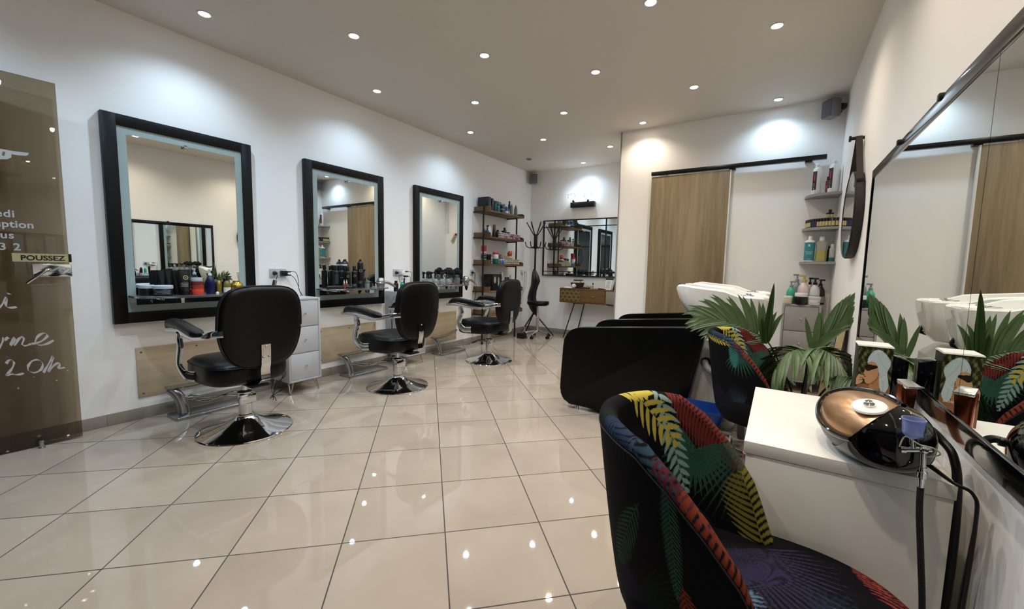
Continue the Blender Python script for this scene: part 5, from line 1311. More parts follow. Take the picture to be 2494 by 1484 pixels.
r = thing('wall_lamp','black wall lamp bar with two caged glowing bulbs on the back wall','wall lamp',(1.085,YB,2.345))
MB().box(-0.222,0.222,-0.075,-0.002,-0.045,0.045,0.003).build('lamp_bar',black_metal,r)
bulb_m=M('bulb_glow','ffffff',0.3,emit=(0.86,0.95,1.0),es=4.0)
for x,rx in ((-0.155,-0.25),(0.10,0.15)):
    m=MB(); m.cyl((x,-0.055,0.04),(x+rx*0.1,-0.075,0.075),0.018); m.build('socket',black_metal,r)
    m=MB(); m.sphere((x+rx*0.2,-0.09,0.115),0.038,18); m.build('bulb',bulb_m,r)
    m=MB(); c0=Vector((x+rx*0.1,-0.075,0.072)); dirv=Vector((rx*0.5,-0.4,1)).normalized()
    q=Vector((0,0,1)).rotation_difference(dirv)
    for k in range(6):
        a=PI/3*k; P=[]
        for (rr_,zz) in ((0.02,0.0),(0.055,0.03),(0.072,0.075),(0.062,0.12)): P.append(c0+q@Vector((rr_*math.cos(a),rr_*math.sin(a),zz)))
        m.tube(spline(P,5),0.0022,6)
    P=[c0+q@Vector((0.072*math.cos(a),0.072*math.sin(a),0.075)) for a in [2*PI*i/32 for i in range(33)]]; m.tube(P,0.0022,6)
    P=[c0+q@Vector((0.062*math.cos(a),0.062*math.sin(a),0.12)) for a in [2*PI*i/32 for i in range(33)]]; m.tube(P,0.0022,6)
    m.build('wire_cage',M('cage_wire','5a6062',0.4,0.7),r)
    ld=bpy.data.lights.new('bulb_light','POINT'); ld.energy=0.9; ld.color=(0.82,0.92,1.0); ld.shadow_soft_size=0.035
    lo=bpy.data.objects.new('bulb_light',ld); COL.objects.link(lo); lo.parent=r; lo.location=(x+rx*0.2,-0.135,0.13)

cw = wood('console_wood','49331a','82613a',0.4,grain=26,axis='X')
r = thing('console_table','wooden console table with three drawer fronts on angled black legs','table',(0.83,6.555,0))
m=MB(); m.box(0,1.27,0,0.31,0.856,0.876,0.001); m.box(0,1.27,0,0.31,0.622,0.640,0.001)
for x in (0,0.395,0.835,1.252): m.box(x,x+0.018,0,0.31,0.640,0.856)
m.box(0.018,1.252,0.295,0.31,0.640,0.856); m.build('cabinet_body',cw,r)
# hex/flower stamped drawer
def tile_print(u,v):
    c=np.zeros((len(u),3)); c[:]=hexc('5f4d2b'); x=u*0.374; y=v*0.212
    for (cx,cy,rr_) in [(0.045+0.085*i+(0.0425 if j%2 else 0),0.02+0.062*j,0.036) for i in range(-1,5) for j in range(4)]:
        d=np.hypot(x-cx,y-cy); c[(np.abs(d-rr_)<0.0022)|(np.abs(d-rr_*0.72)<0.001)]=hexc('94855a'); c[(d<rr_*0.65)]=hexc('4e3f1e'); c[np.abs(d-rr_*0.35)<0.0012]=hexc('6f6038')
    return c
d1=MB().box(0.020,0.393,-0.004,0.28,0.643,0.853,0.001).build('drawer',M('brass_stamped','6e5c33',0.4,0.3),r)
print_plane('stamped_front',0.365,0.202,lambda a,b:(0.0235+a,-0.0046,0.647+b),tile_print,vcol_mat('stamped_print',0.4),d1,160,90)
MB().lathe([(0.004,0),(0.004,0.012),(0.011,0.018),(0.010,0.026),(0.002,0.029)],(0.206,-0.004,0.748),16,(0,-1,0)).build('knob',knob_m,d1)
d2=MB().box(0.415,0.833,-0.004,0.28,0.643,0.853,0.001).build('drawer',cw,r)
MB().tube(spline([(0.585,-0.006,0.755),(0.60,-0.024,0.753),(0.655,-0.026,0.752),(0.67,-0.006,0.752)],4),0.005,8).build('pull',M('bronze_pull','b59a72',0.3,0.7),d2)
d3=MB().box(0.855,1.250,-0.004,0.28,0.643,0.853,0.001).build('drawer',M('putty_lacquer','8f8b7b',0.45),r)
MB().lathe([(0.004,0),(0.004,0.012),(0.011,0.018),(0.010,0.026),(0.002,0.029)],(1.05,-0.004,0.748),16,(0,-1,0)).build('knob',knob_m,d3)
for x0,x1 in ((0.27,0.105),(1.0,1.165)):
    for y0,y1 in ((0.05,-0.01),(0.26,0.30)):
        q=0.055 if y0>0.1 else 0
        m=MB(); m.cyl((x0+(0.10 if x0<0.5 else -0.10)*(y0>0.1),y0,0.622),(x1+(0.11 if x0<0.5 else -0.11)*(y0>0.1),y1-0.005,0.0),0.0095,seg=10); m.build('leg',black_metal,r)
    MB().box(x0-0.03 if x0<0.5 else x0-0.14,x0+0.14 if x0<0.5 else x0+0.03,0.04,0.27,0.606,0.622,0.002).build('leg_plate',M('dark_plate','2a1c16',0.5),r)
ZC=0.8765
r=thing('basket','small brown basket with packets on the left of the console table','basket',(1.09,6.725,ZC))
m=MB(); R=[[Vector((x,y,z)) for x,y in sup(28,a,b,4)] for z,a,b in ((0,0.09,0.06),(0.09,0.115,0.08),(0.095,0.12,0.084),(0.09,0.108,0.074),(0.012,0.085,0.055))]; m.rings(R); m.build('bowl',M('brown_wicker','4a3418',0.7,bump=0.6,vscale=120),r)
m=MB(); m.hexa([(-0.07,-0.05,0.06),(0.06,-0.05,0.06),(0.06,0.04,0.07),(-0.07,0.04,0.07),(-0.07,-0.05,0.125),(0.05,-0.05,0.13),(0.05,0.04,0.125),(-0.07,0.04,0.12)],0.006); m.build('packet',M('cream_packet','cdb9a4',0.6),r)
m=MB(); m.hexa([(-0.07,-0.02,0.126),(0.09,-0.02,0.13),(0.09,0.05,0.13),(-0.07,0.05,0.126),(-0.07,-0.02,0.146),(0.08,-0.02,0.15),(0.09,0.05,0.145),(-0.07,0.05,0.146)],0.004); m.build('black_packet',black_plastic,r)
o=MB().hexa([(0,0,0),(0.17,0,0),(0.16,0.12,0),(0.02,0.12,0),(0.01,0.01,0.018),(0.15,0.0,0.008),(0.15,0.12,0.012),(0.03,0.11,0.025)],0.002).build('paper_stack',M('white_paper','dcdcdc',0.6),None,(0.89,6.58,ZC)); tag(o,'loose white papers at the left end of the console table','paper')
m=MB(); rg=random.Random(3); m.sphere((0,0,0.038),0.038,14)
for v in m.bm.verts: v.co += Vector((rg.uniform(-1,1),rg.uniform(-1,1),rg.uniform(-0.6,1)))*0.007
o=m.build('crumpled_tissue',M('tissue_white','e6e6e2',0.8),None,(1.078,6.598,ZC),smooth=20); tag(o,'crumpled white tissue in front of the brown basket','tissue')
o=MB().hexa([(0,0,0),(0.16,0,0),(0.20,0.12,0),(0.04,0.12,0),(0,0,0.012),(0.16,0,0.012),(0.20,0.12,0.024),(0.04,0.12,0.024)],0.003).build('notebook',M('black_notebook','151515',0.5),None,(1.15,6.575,ZC)); tag(o,'black notebook lying on the console table','notebook')
r=thing('flower_cup','small beige cup with a dried flower on the console table','cup',(1.385,6.66,ZC))
m=MB(); body_rings(m,[(0.030,0),(0.032,0.05),(0.029,0.05),(0.027,0.006)]); m.build('cup',M('beige_cup','b9a980',0.6),r)
m=MB(); m.tube([(0.0,0,0.01),(0.02,0,0.085)],0.002,6); m.sphere((0.022,0,0.088),0.014,10,(1,1,1.4)); m.build('flower',M('dry_flower','4f4a34',0.8),r)
product('jar','tiny beige pot left of the flower cup on the console table',(1.315,6.66,ZC),0.055,0.022,'a99c72','b5a97c')
r=thing('price_holder','white printed card in a black clip holder on the console table','sign',(1.69,6.60,ZC),-0.12)
m=MB(); m.hexa([(-0.055,0,0.0),(0.055,0,0.0),(0.055,0.006,0.0),(-0.055,0.006,0.0),(-0.062,0.055,0.17),(0.062,0.055,0.17),(0.062,0.061,0.17),(-0.062,0.061,0.17)]); m.build('card',M('white_card','ddd9d2',0.5),r)
m=MB(); m.box(-0.066,0.066,0.05,0.07,0.165,0.19,0.004); m.build('clip',black_plastic,r)
m=MB()
for k in range(9):
    z=0.14-0.014*k; y=0.055*z/0.17-0.0012; w_=0.042 if k%3 else 0.036
    m.quad((-w_,y,z),(w_*(0.6+0.4*((k*7)%3)/2),y,z),(w_*(0.6+0.4*((k*7)%3)/2),y+0.0014,z+0.0042),(-w_,y+0.0014,z+0.0042))
m.build('print_lines',M('grey_print','6c6c6c',0.6),r,smooth=0)
o=MB().hexa([(0,0,0),(0.13,0.01,0),(0.13,0.07,0),(0,0.06,0),(0.0,0.0,0.02),(0.13,0.01,0.008),(0.13,0.07,0.008),(0,0.06,0.022)],0.003).build('wallet',M('dark_red_leather','3a1414',0.4),None,(1.53,6.575,ZC)); tag(o,'dark red wallet lying before the printed card on the console table','wallet')
o=MB().hexa([(0,0,0),(0.10,0,0),(0.10,0.14,0),(0,0.14,0),(0.03,0.0,0.15),(0.10,0.0,0.16),(0.10,0.14,0.16),(0.03,0.14,0.15)],0.012).build('card_terminal',M('dark_blue_plastic','18242e',0.3),None,(1.765,6.62,ZC)); tag(o,'dark blue machine beside the partition edge on the console table','machine')

# hook with a red-topped tag, seen in the farthest mirror, on the partition wall side is out of view

o=MB().box(0,0.035,-0.022,-0.0005,0,1.06,0.002).build('cable_trunking',M('white_trunking','dad8d4',0.4),None,(2.155,YB,1.94)); tag(o,'white vertical cable trunking in the far corner, seen in the farthest mirror','trunking')
r=thing('hanging_tag','beige tag under a red suction hook on the back wall, reflected in the farthest mirror','tag',(1.945,YB,1.87))
MB().lathe([(0.001,0.03),(0.018,0.028),(0.028,0.012),(0.03,0.0005)],(0,0,0.03),20,(0,-1,0)).build('suction_hook',M('raspberry_red','a02040',0.35),r)
MB().hexa([(-0.02,-0.014,0.0),(0.035,-0.014,0.04),(0.035,-0.010,0.04),(-0.02,-0.010,0.0),(0.075,-0.014,-0.17),(0.145,-0.014,-0.12),(0.145,-0.010,-0.12),(0.075,-0.010,-0.17)]).build('card',M('kraft_card','b5a67a',0.6),r)
m=MB()
for k in range(5):
    u0=0.25+0.13*k; c0=Vector((0.005+0.10*u0,-0.0145,0.02-0.165*u0)); m.quad(c0+Vector((-0.02,0,-0.014)),c0+Vector((0.018,0,0.013)),c0+Vector((0.023,0,0.006)),c0+Vector((-0.015,0,-0.021)))
m.build('print',M('dark_print','4b382c',0.5),r,smooth=0)
# ================================================================== WASH UNITS
wash_leather = M('wash_unit_vinyl','030303',0.33,spec=0.25,var=0.2,vscale=50,bump=0.04)
ceramic = M('white_ceramic','e9e6e0',0.07,var=0.01,coat=0.6)
PANEL=[(2.525,0.60),(2.505,0.20),(2.515,0.12),(2.56,0.055),(2.63,0.035),(3.50,0.025),(3.53,0.10),(3.645,0.72),(3.655,0.80),(3.63,0.822),(2.72,0.728),(2.64,0.715),(2.575,0.68)]
def side_panel(y, label):
    r=thing('wash_unit_arm',label,'armrest',(0,y,0),0,'black side panels of the wash units')
    pts=[(p.x,p.y) for p in spline([(a,b,0) for a,b in PANEL[:5]],5)]+[PANEL[5]]+[PANEL[6],PANEL[7]]+[(p.x,p.y) for p in spline([(a,b,0) for a,b in PANEL[8:10]],3)]+[PANEL[10]]+[(p.x,p.y) for p in spline([(a,b,0) for a,b in PANEL[10:]+PANEL[:1]],5)][1:-1]
    MB().prism(pts,lambda u,v,t:(u,t,v),-0.035,0.035,0.012).build('panel',wash_leather,r)
    for x in (2.66,3.45): MB().lathe([(0.018,0),(0.018,0.012),(0.012,0.03)],(x,0,0.0)).build('foot',chrome,r)
    return r
side_panel(3.275,'long black padded side panel nearest the camera on the wash units')
side_panel(3.955,'middle black padded side panel between the two wash seats')
side_panel(4.635,'farthest black padded side panel of the wash units')
def wash_seat(y,label):
    r=thing('wash_chair',label,'chair',(0,y,0))
    m=MB(); m.box(2.60,3.30,-0.295,0.295,0.30,0.44,0.03,3); m.build('seat_cushion',wash_leather,r)
    m=MB(); m.hexa([(3.20,-0.29,0.42),(3.32,-0.29,0.38),(3.32,0.29,0.38),(3.20,0.29,0.42),(3.36,-0.27,0.70),(3.44,-0.27,0.68),(3.44,0.27,0.68),(3.36,0.27,0.70)],0.02); m.build('backrest',wash_leather,r)
    m=MB(); m.box(2.75,3.4,-0.28,0.28,0.0,0.30,0.01); m.build('base_box',black_plastic,r)
wash_seat(3.615,'black wash seat between the near and middle side panels')
wash_seat(4.295,'black wash seat between the middle and far side panels')
def interp(x,xs,ys): return float(np.interp(x,xs,ys))
def basin(y,label):
    r=thing('wash_basin',label,'basin',(3.385,y,0))
    X_=[0,0.02,0.06,0.12,0.20,0.30,0.36,0.42,0.46,0.55,0.61,0.635]
    top=[1.100,1.116,1.120,1.112,1.104,1.096,1.088,1.066,1.052,1.050,1.048,1.040]
    bot=[1.06,1.00,0.93,0.86,0.80,0.765,0.75,0.74,0.735,0.74,0.80,0.93]
    wid=[0.10,0.145,0.185,0.215,0.232,0.238,0.236,0.228,0.220,0.215,0.195,0.16]
    dep=[0.0,0.012,0.04,0.10,0.17,0.21,0.20,0.10,0.012,0.004,0.002,0.0]
    n=44; R=[]
    for k in range(n+1):
        x=0.635*k/n; t=interp(x,X_,top); b=interp(x,X_,bot); w=interp(x,X_,wid); d=interp(x,X_,dep)
        ring=[]
        for i in range(25):                                    # outer U, rim to rim
            a=-PI/2+PI*i/24; s_=math.sin(a); c_=math.cos(a)
            ring.append(Vector((x,w*abs(s_)**0.75*(1 if s_>=0 else -1),t-0.012-(t-0.012-b)*abs(c_)**0.8)))
        for i in range(5):                                     # rolled rim
            a=PI*i/4; ring.append(Vector((x,w-0.014+0.014*math.cos(a),t-0.012+0.014*math.sin(a))))
        for i in range(25):                                    # bowl
            a=PI/2-PI*i/24; s_=math.sin(a); c_=math.cos(a); wi=max(w-0.030,0.02)
            ring.append(Vector((x,wi*abs(s_)**0.8*(1 if s_>=0 else -1),t-0.006-d*abs(c_)**0.7)))
        for i in range(5):
            a=PI*i/4; ring.append(Vector((x,-w+0.014+0.014*math.cos(a),t-0.012+0.014*math.sin(a))))
        R.append(ring)
    m=MB(); m.rings(R); m.build('bowl',ceramic,r,smooth=75)
    m=MB(); m.tube(spline([(0.012,-0.06,1.113),(0.035,-0.035,1.106),(0.042,0.0,1.100),(0.035,0.035,1.106),(0.012,0.06,1.113)],6),0.011,10); m.build('neck_rest',black_plastic,r)
    m=MB(); m.prism(sup(28,0.045,0.022,2.4,0.50,-0.08),lambda u,v,t:(u,v,t),1.046,1.056,0.003); m.cyl((0.50,-0.08,1.05),(0.50,-0.08,1.060),0.014); m.build('mixer_tap',chrome,r)
    m=MB(); m.lathe([(0.024,0),(0.024,0.006),(0.014,0.012),(0.002,0.013)],(0.50,0.07,1.049),20); m.build('hose_grommet',chrome,r)
    m=MB(); m.tube([(0.25,0,0.77),(0.25,0,0.68)],0.03,16); m.tube(spline([(0.60,0.0,0.86),(0.62,0.0,0.80),(0.50,0,0.78)],4),0.012,10); m.build('drain',black_plastic,r)
    return r
basin(3.615,'white ceramic hair wash basin nearest the camera')
basin(4.295,'white ceramic hair wash basin farther away, beside the sliding door')
grey_ped = M('grey_marbled_plastic','cfcac1',0.35,var=0.12,vscale=6)
def pedestal(y,label):
    r=thing('wash_pedestal',label,'pedestal',(0,y,0))
    pts=[(3.47,0.10)]+[(p.x,p.y) for p in spline([(3.50,0.105,0),(3.62,0.14,0),(3.76,0.215,0),(3.88,0.30,0),(3.95,0.42,0)],5)]+[(3.95,0.62),(3.86,0.70),(3.62,0.72)]
    MB().prism(pts,lambda u,v,t:(u,t,v),-0.275,0.275,0.006).build('shell',grey_ped,r)
    m=MB(); m.lathe([(0.031,0.0),(0.031,0.006),(0.040,0.006),(0.042,0.001)],(3.66,-0.275,0.545),28,(0,-1,0),cap=False); m.build('hose_collar',M('dark_collar','3b3a38',0.5),r)
    m=MB(); m.lathe([(0.001,0.0015),(0.033,0.0015)],(3.66,-0.275,0.545),28,(0,-1,0)); m.build('hose_hole',black_plastic,r)
    m=MB(); m.box(3.60,3.72,-0.12,0.12,0.70,0.745,0.01); m.build('neck',black_plastic,r)
    for x in (3.62,3.80):
        for s in (-1,1): MB().box(x-0.015,x+0.015,s*0.22-0.015,s*0.22+0.015,0,0.20).build('leg',M('brown_grey_leg','6c6258',0.5),r)
    return r
pedestal(3.615,'pale grey marbled pedestal under the nearer wash basin')
pedestal(4.295,'pale grey marbled pedestal under the farther wash basin')
o=MB().tube(spline([(3.655,3.335,0.548),(3.665,3.29,0.535),(3.70,3.25,0.51),(3.76,3.22,0.49),(3.84,3.23,0.45),(3.90,3.27,0.30),(3.92,3.32,0.03)],8),0.024,14).build('drain_hose',M('grey_hose','6d6c69',0.4,0.1,bump=0.5,vscale=60)); tag(o,'thick grey drain hose coming out of the near wash pedestal','hose')
# low metal stand and blue basin
r=thing('low_stand','low chrome-edged metal stand under the blue basin','stand',(3.50,2.99,0))
MB().box(0,0.385,0,0.22,0.150,0.172,0.003).build('top',M('stainless_tray','8e8a80',0.25,0.9,var=0.2,vscale=8),r)
for x in (0.02,0.365):
    for y in (0.02,0.20): MB().box(x-0.012,x+0.012,y-0.012,y+0.012,0,0.15,0.001).build('leg',chrome,r)
r=thing('washing_up_bowl','blue plastic bowl on the low stand beside the wash unit','bowl',(3.685,3.105,0.1725))
m=MB(); R=[[Vector((x,y,z)) for x,y in rrect(a,b,c,5)] for z,a,b,c in ((0,0.22,0.17,0.04),(0.004,0.24,0.19,0.045),(0.10,0.30,0.235,0.05),(0.104,0.32,0.25,0.055),(0.098,0.322,0.252,0.055),(0.108,0.318,0.248,0.055),(0.106,0.296,0.23,0.05),(0.008,0.235,0.185,0.045))]
m.rings(R); m.build('bowl',M('blue_plastic','103a80',0.35),r)

# ================================================================== RIGHT CORNER PRODUCTS
ZS=(2.0255,1.6905,1.3455,0.9055)
def dye(label,x,y,h,rr_,rot,group=None):
    t=thing('bottle',label,'bottle',(x,y,ZS[0]),rot,group)
    m=MB(); body_rings(m,[(rr_*0.95,0),(rr_,0.006),(rr_*0.94,h*0.80),(rr_*0.82,h*0.86),(rr_*0.5,h*0.885)],2.6,0.8); m.build('body',white_plastic,t)
    m=MB(); body_rings(m,[(rr_*0.48,h*0.88),(rr_*0.5,h*0.89),(rr_*0.5,h*0.99),(rr_*0.44,h)]); m.build('cap',M('white_cap','dfdfe2',0.4),t)
    m=MB(); m.box(rr_*0.3,rr_*0.985,-rr_*0.42,rr_*0.42,h*0.14,h*0.76,0.001); m.build('label',col_m('241a20',0.5),t)
    m=MB(); m.prism(sup(16,rr_*0.14,h*0.12,2,0,h*0.55),lambda u,v,q:(rr_*0.987+q,u,v),0,0.0008); m.build('label_emblem',col_m('b02848',0.5),t)
    m=MB()
    for k in range(5): m.box(rr_*0.985,rr_*0.99,-rr_*0.28,rr_*(0.10+0.05*(k%3)),h*(0.36-0.04*k),h*(0.368-0.04*k))
    m.build('label_print',col_m('b9b9b9',0.5),t)
    return t
dye('tall white bottle with a black label at the left of the top corner shelf',4.330,5.262,0.30,0.043,-PI/2-0.55)
dye('tall white bottle with a black label against the right wall on the top corner shelf',4.463,5.215,0.315,0.046,-PI/2-0.75)
product('flat','slim red bottle with dark cap between the two white bottles',(4.425,5.285,ZS[0]),0.175,0.021,'8e1f2c','1a1012',marks=(0.15,0.5,'c9a0a0'),rz=-PI/2)
rg=random.Random(8)
for i in range(15):
    u=i/14; a=math.radians(6+80*u); R_=0.262
    x=XR-R_*math.cos(a)**0.9-0.006+0.016; y=YP-R_*math.sin(a)**0.9+0.016
    dk = i in (5,6,7)
    product('vial','tiny dark-labelled bottle in the row along the middle corner shelf' if dk else 'tiny black-capped bottle with yellow label in the row along the middle corner shelf',(x,y,ZS[1]),0.088,0.0125,'1a1c3c' if dk else '1d1a12','0a0a0b',band=(0.12,0.62,'2a2c52' if dk else 'bdb07a'),group='tiny dark bottles on the middle corner shelf' if dk else 'tiny yellow-labelled bottles on the middle corner shelf',rz=-PI/2-a*0.5)
for i in range(8):
    a=math.radians(14+66*i/7); R_=0.225
    product('vial','tiny black-capped bottle with yellow label in the row along the middle corner shelf',(XR-R_*math.cos(a)+0.002,YP-R_*math.sin(a)-0.002,ZS[1]),0.088,0.0125,'1d1a12','0a0a0b',band=(0.12,0.62,'bdb07a'),group='tiny yellow-labelled bottles on the middle corner shelf')
for i,(x,y) in enumerate(((4.442,5.19),(4.470,5.195))):
    product('jar',('left' if i==0 else 'right')+' small cream pot standing on the tiny bottles of the middle corner shelf',(x,y,ZS[1]+0.0885),0.05,0.017,'b3a77e','0d0d0e')
product('vial','single tiny bottle on top of the two cream pots',(4.456,5.192,ZS[1]+0.139),0.032,0.014,'1a1a14','0b0b0b')
# lower corner shelf
t=thing('bottle','teal and white shampoo bottle at the left of the lowest corner shelf','bottle',(4.318,5.255,ZS[2]),-PI/2-0.1)
m=MB(); body_rings(m,[(0.044,0),(0.046,0.006),(0.046,0.20),(0.043,0.212),(0.018,0.222)],2.8,0.95); m.build('body',white_plastic,t)
m=MB(); body_rings(m,[(0.0468,0.012),(0.0468,0.196)],2.8,0.95); m.build('label',M('teal_label','35808a',0.5),t)
m=MB(); m.lathe([(0.017,0.22),(0.017,0.255),(0.012,0.262)]); m.build('cap',M('white_cap','dfdfe2',0.4),t)
wp=M('white_print','dfe8e8',0.5)
def tb(u,v): return (0.0476, u, v)
text_mesh('lettering','R',0.034,wp,lambda u,v:(0.0478,-0.012+u,0.152+v),t,off=0.0005)
text_mesh('lettering','shampoo',0.017,wp,lambda u,v:(0.0478,u,0.092+v),t,align='CENTER')
text_mesh('lettering','essential',0.014,wp,lambda u,v:(0.0478,u,0.076+v),t,align='CENTER')
text_mesh('lettering','universal',0.009,wp,lambda u,v:(0.0478,u,0.022+v),t,align='CENTER')
t=thing('bottle','translucent bottle half full of yellow liquid on the lowest corner shelf','bottle',(4.415,5.245,ZS[2]),0)
m=MB(); body_rings(m,[(0.047,0),(0.049,0.006),(0.043,0.05),(0.042,0.10),(0.049,0.17),(0.047,0.20),(0.022,0.212)],2.6,0.85); m.build('body',M('translucent_plastic','c6c4b6',0.35,trans=0.45,var=0.02),t)
m=MB(); body_rings(m,[(0.0475,0.002),(0.0495,0.008),(0.0438,0.05),(0.0428,0.10),(0.0435,0.112)],2.6,0.85); m.build('yellow_liquid',M('yellow_liquid','bdb668',0.3,trans=0.2),t)
m=MB(); m.lathe([(0.021,0.21),(0.021,0.25),(0.016,0.256)]); m.build('cap',M('white_cap','dfdfe2',0.4),t)
product('flat','thin black bottle between the yellow liquid and the right wall',(4.478,5.255,ZS[2]),0.16,0.013,'0e0e10','0b0b0c')
product('flat','pale clear bottle with teal base label beside the right wall on the lowest corner shelf',(4.500,5.215,ZS[2]),0.175,0.022,'a9b0aa','c2c8c4',band=(0.02,0.24,'1f6a6c'))
# on the grey corner cabinet
product('pump','turquoise pump bottle at the left on the corner cabinet',(4.188,5.217,ZS[3]),0.235,0.040,'3fa182','7d8688',rz=PI*0.1)
product('pump','silver pump bottle behind the pink one on the corner cabinet',(4.238,5.335,ZS[3]),0.31,0.042,'82868a','8c8d98',rz=PI)
product('pump','large pale pink pump bottle on the corner cabinet',(4.296,5.255,ZS[3]),0.305,0.052,'d3bdb9','b5a36a',rz=PI)
product('pump','cream pump bottle with black head behind on the corner cabinet',(4.352,5.340,ZS[3]),0.275,0.036,'c9c4b8','0d0d0e',rz=0.4)
product('pump','white pump bottle with black collar and black band on the corner cabinet',(4.390,5.245,ZS[3]),0.275,0.046,'c6c4be','14100f',band=(0.02,0.07,'111111'),marks=(0.2,0.36,'7a7a78'),rz=-PI/2+0.5)
product('pump','dark brown pump bottle with pale label nearest the wall on the corner cabinet',(4.442,5.325,ZS[3]),0.26,0.042,'1d120e','120c0a',band=(0.08,0.32,'8c877c'),rz=0.2)
product('jar','small cream jar in front of the turquoise bottle on the corner cabinet',(4.168,5.135,ZS[3]),0.082,0.037,'c6bfa4','d6d2c4')
product('jar','wide black jar with white lid in the middle front of the corner cabinet',(4.276,5.140,ZS[3]),0.118,0.052,'0f0f10','d9d6d2',marks=(0.15,0.6,'5f5f5f'))
product('jar','white jar with faint lettering in front of the white pump bottle',(4.386,5.142,ZS[3]),0.085,0.052,'cfcdc8','cfcdc8',marks=(0.3,0.45,'77777a'))

# folding rack with towel beside the corner cabinet
r=thing('folding_rack','pale wooden folding rack leaning on the right wall behind the palm leaves','rack',(4.42,3.95,0))
pw=wood('pale_wood','b39a72','cdb68c',0.5,grain=20,axis='Z')
for y in (-0.16,0.16):
    MB().hexa([(-0.04,y-0.012,0),(0.0,y-0.012,0),(0.0,y+0.012,0),(-0.04,y+0.012,0),(0.06,y-0.012,0.96),(0.098,y-0.012,0.96),(0.098,y+0.012,0.96),(0.06,y+0.012,0.96)]).build('upright',pw,r)
for z in (0.25,0.6,0.94): MB().cyl((-0.02+0.1*z,-0.16,z),(-0.02+0.1*z,0.16,z),0.012).build('rail',pw,r)
m=MB(); R=[]
for y in np.linspace(-0.12,0.13,15):
    dz=0.012*math.sin(y*40); P=[(0.030+dz*0.5,0.45),(0.045,0.7),(0.052+dz*0.4,0.90),(0.058,0.955),(0.075,0.972),(0.092,0.955),(0.098,0.90),(0.097,0.70),(0.096,0.60),(0.093,0.60),(0.092,0.9),(0.085,0.948),(0.075,0.960),(0.066,0.948),(0.058,0.90),(0.05,0.7),(0.036,0.45)]
    R.append([Vector((x-0.012,float(y),z)) for x,z in P])
m.rings(R); o=m.build('towel',M('brown_towel','3d3436',0.95,bump=0.7,vscale=160,sheen=0.3),None,(4.42,3.95,0)); tag(o,'dark brown towel draped over the wooden rack by the right wall','towel')

# ================================================================== PALM PLANT
leaf_g=[M('palm_green_light','4d6138',0.42,var=0.25,vscale=14),M('palm_green_dark','2c431e',0.42,var=0.25,vscale=14)]
stem_m=M('palm_stem','39401c',0.5,var=0.2)
r=thing('potted_palm','leafy green palm in a dark pot beside the palm-print chair behind the desk','plant',(4.27,3.42,0))
m=MB(); body_rings(m,[(0.11,0),(0.12,0.01),(0.15,0.24),(0.158,0.25),(0.158,0.27),(0.142,0.27),(0.138,0.22)]); m.build('pot',M('dark_pot','2c2a2a',0.5),r)
m=MB(); m.lathe([(0.001,0.225),(0.138,0.22)],cap=False); m.build('soil',M('soil','241b14',0.95,bump=0.8,vscale=60),r)
base=Vector((4.27,3.42,0))
def leaflet(mb,p,d,up,L_,w,droop,fold=0.35,n=7):
    """pleated strap leaflet from p along d, bending down"""
    side=d.cross(up)
    if side.length<1e-3: side=Vector((1,0,0))
    side.normalize(); q=Vector(p); dirv=Vector(d).normalized(); prev=None
    for i in range(n+1):
        u=i/n; ww=w*(0.55+0.45*math.sin(min(1,u*2.2)*PI/2))*(1-u**3)**0.8+0.0004
        nn=side.cross(dirv).normalized()
        q.x=min(q.x,4.475-base.x-ww)
        row=[mb.bm.verts.new(q-side*ww+nn*ww*fold),mb.bm.verts.new(q),mb.bm.verts.new(q+side*ww+nn*ww*fold)]
        if prev:
            mb._f([prev[0],prev[1],row[1],row[0]]); mb._f([prev[1],prev[2],row[2],row[1]])
        prev=row
        q=q+dirv*(L_/n); dirv=(dirv+Vector((0,0,-1))*droop*(u+0.25)/n*2.2).normalized()
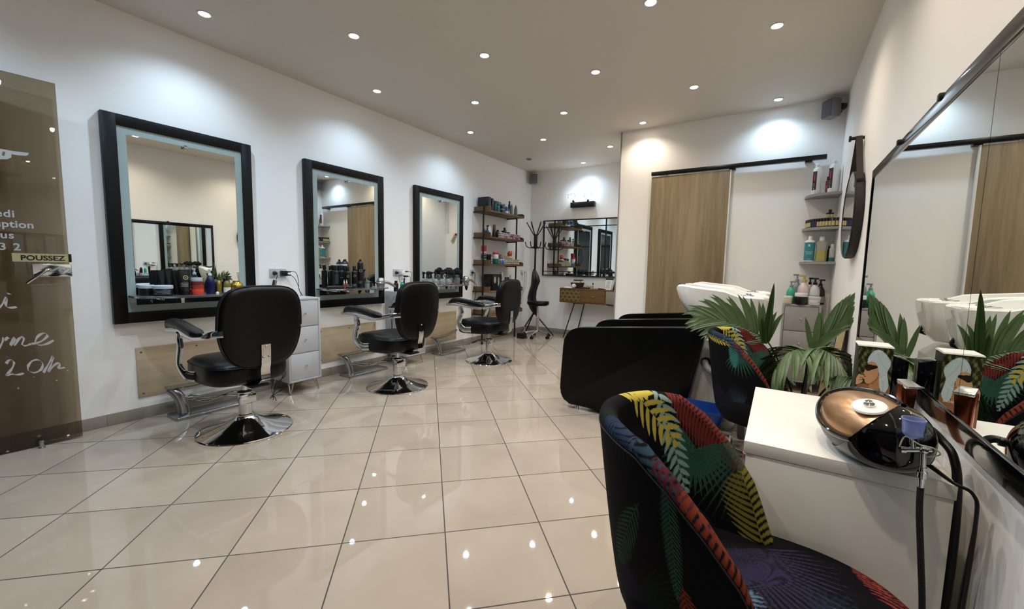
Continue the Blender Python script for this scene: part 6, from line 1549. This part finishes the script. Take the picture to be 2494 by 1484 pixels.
def frond(stem, nleaf, Lmax, w, start, droop, spread, mat, seed=0, up=Vector((0,0,1)), sides=(-1,1), lo=0.55, narrow=0.75):
    rg=random.Random(seed); S=[Vector(p)-base for p in stem]; P=spline(S,10); n=len(P)
    f=MB(); f.tube(P,0.006,8,rs=[0.0078*(1-0.75*i/n) for i in range(n)]); st=f.build('stem',stem_m,r)
    mb=MB()
    for k in range(nleaf):
        v=(k/(nleaf-1)); u=start+(1-start)*v; i=min(n-2,int(u*(n-1))); p=P[i]; t=(P[i+1]-P[max(i-1,0)]).normalized()
        sd=t.cross(up); sd.normalize()
        for s in sides:
            ang=math.radians(spread*(1-v*narrow)+rg.uniform(-5,5))
            d=(t*math.cos(ang)+sd*s*math.sin(ang)+up*0.10).normalized()
            L_=Lmax*(lo+(1-lo)*math.sin(PI*min(1,0.25+v*0.7)))*rg.uniform(0.85,1.08)
            leaflet(mb,p,d,up,L_,w*rg.uniform(0.8,1.15),droop*rg.uniform(0.7,1.4))
    mb.build('leaflets',mat,st,smooth=60)
    return st
CU=Vector((-0.2,-1,0.35))
frond([(4.22,3.33,0.22),(4.19,3.18,0.47),(4.13,3.15,0.605),(4.04,3.15,0.775),(3.91,3.15,0.852),(3.78,3.15,0.892),(3.66,3.15,0.905)],24,0.26,0.018,0.50,0.55,58,leaf_g[0],1,up=CU)
frond([(4.27,3.33,0.22),(4.27,3.26,0.50),(4.285,3.25,0.73),(4.38,3.26,0.885),(4.455,3.27,0.985)],14,0.24,0.020,0.52,0.15,24,leaf_g[0],2,up=CU)
frond([(4.25,3.30,0.22),(4.26,3.18,0.52),(4.270,3.12,0.735),(4.33,3.08,0.765),(4.40,3.03,0.715),(4.445,3.0,0.62)],26,0.36,0.014,0.48,1.5,78,leaf_g[0],3)
frond([(4.24,3.30,0.22),(4.25,3.16,0.50),(4.255,3.10,0.725),(4.20,3.06,0.755),(4.14,3.03,0.715),(4.10,3.0,0.63)],24,0.33,0.014,0.48,1.5,78,leaf_g[0],4)
frond([(4.27,3.32,0.22),(4.34,3.14,0.48),(4.40,2.98,0.62),(4.44,2.85,0.66),(4.45,2.74,0.62)],16,0.20,0.012,0.5,1.2,45,leaf_g[1],5)
frond([(4.24,3.40,0.22),(4.30,3.50,0.45),(4.34,3.56,0.64),(4.37,3.62,0.72)],12,0.15,0.013,0.5,0.9,50,leaf_g[1],6)
frond([(4.22,3.36,0.22),(4.18,3.30,0.42),(4.13,3.22,0.52),(4.08,3.16,0.52)],12,0.18,0.012,0.5,1.2,50,leaf_g[1],7)
# young folded spear leaf
m=MB()
for k,(dx,dy,L_) in enumerate(((0.07,0.0,0.40),(-0.16,0.0,0.17),(0.10,0.01,0.28))):
    leaflet(m,Vector((4.025,3.13,0.765))-base,Vector((dx,dy,1)).normalized(),Vector((0,-1,0)),L_,0.020,-0.12,0.9,9)
m.build('spear_leaf',leaf_g[1],r,smooth=60)
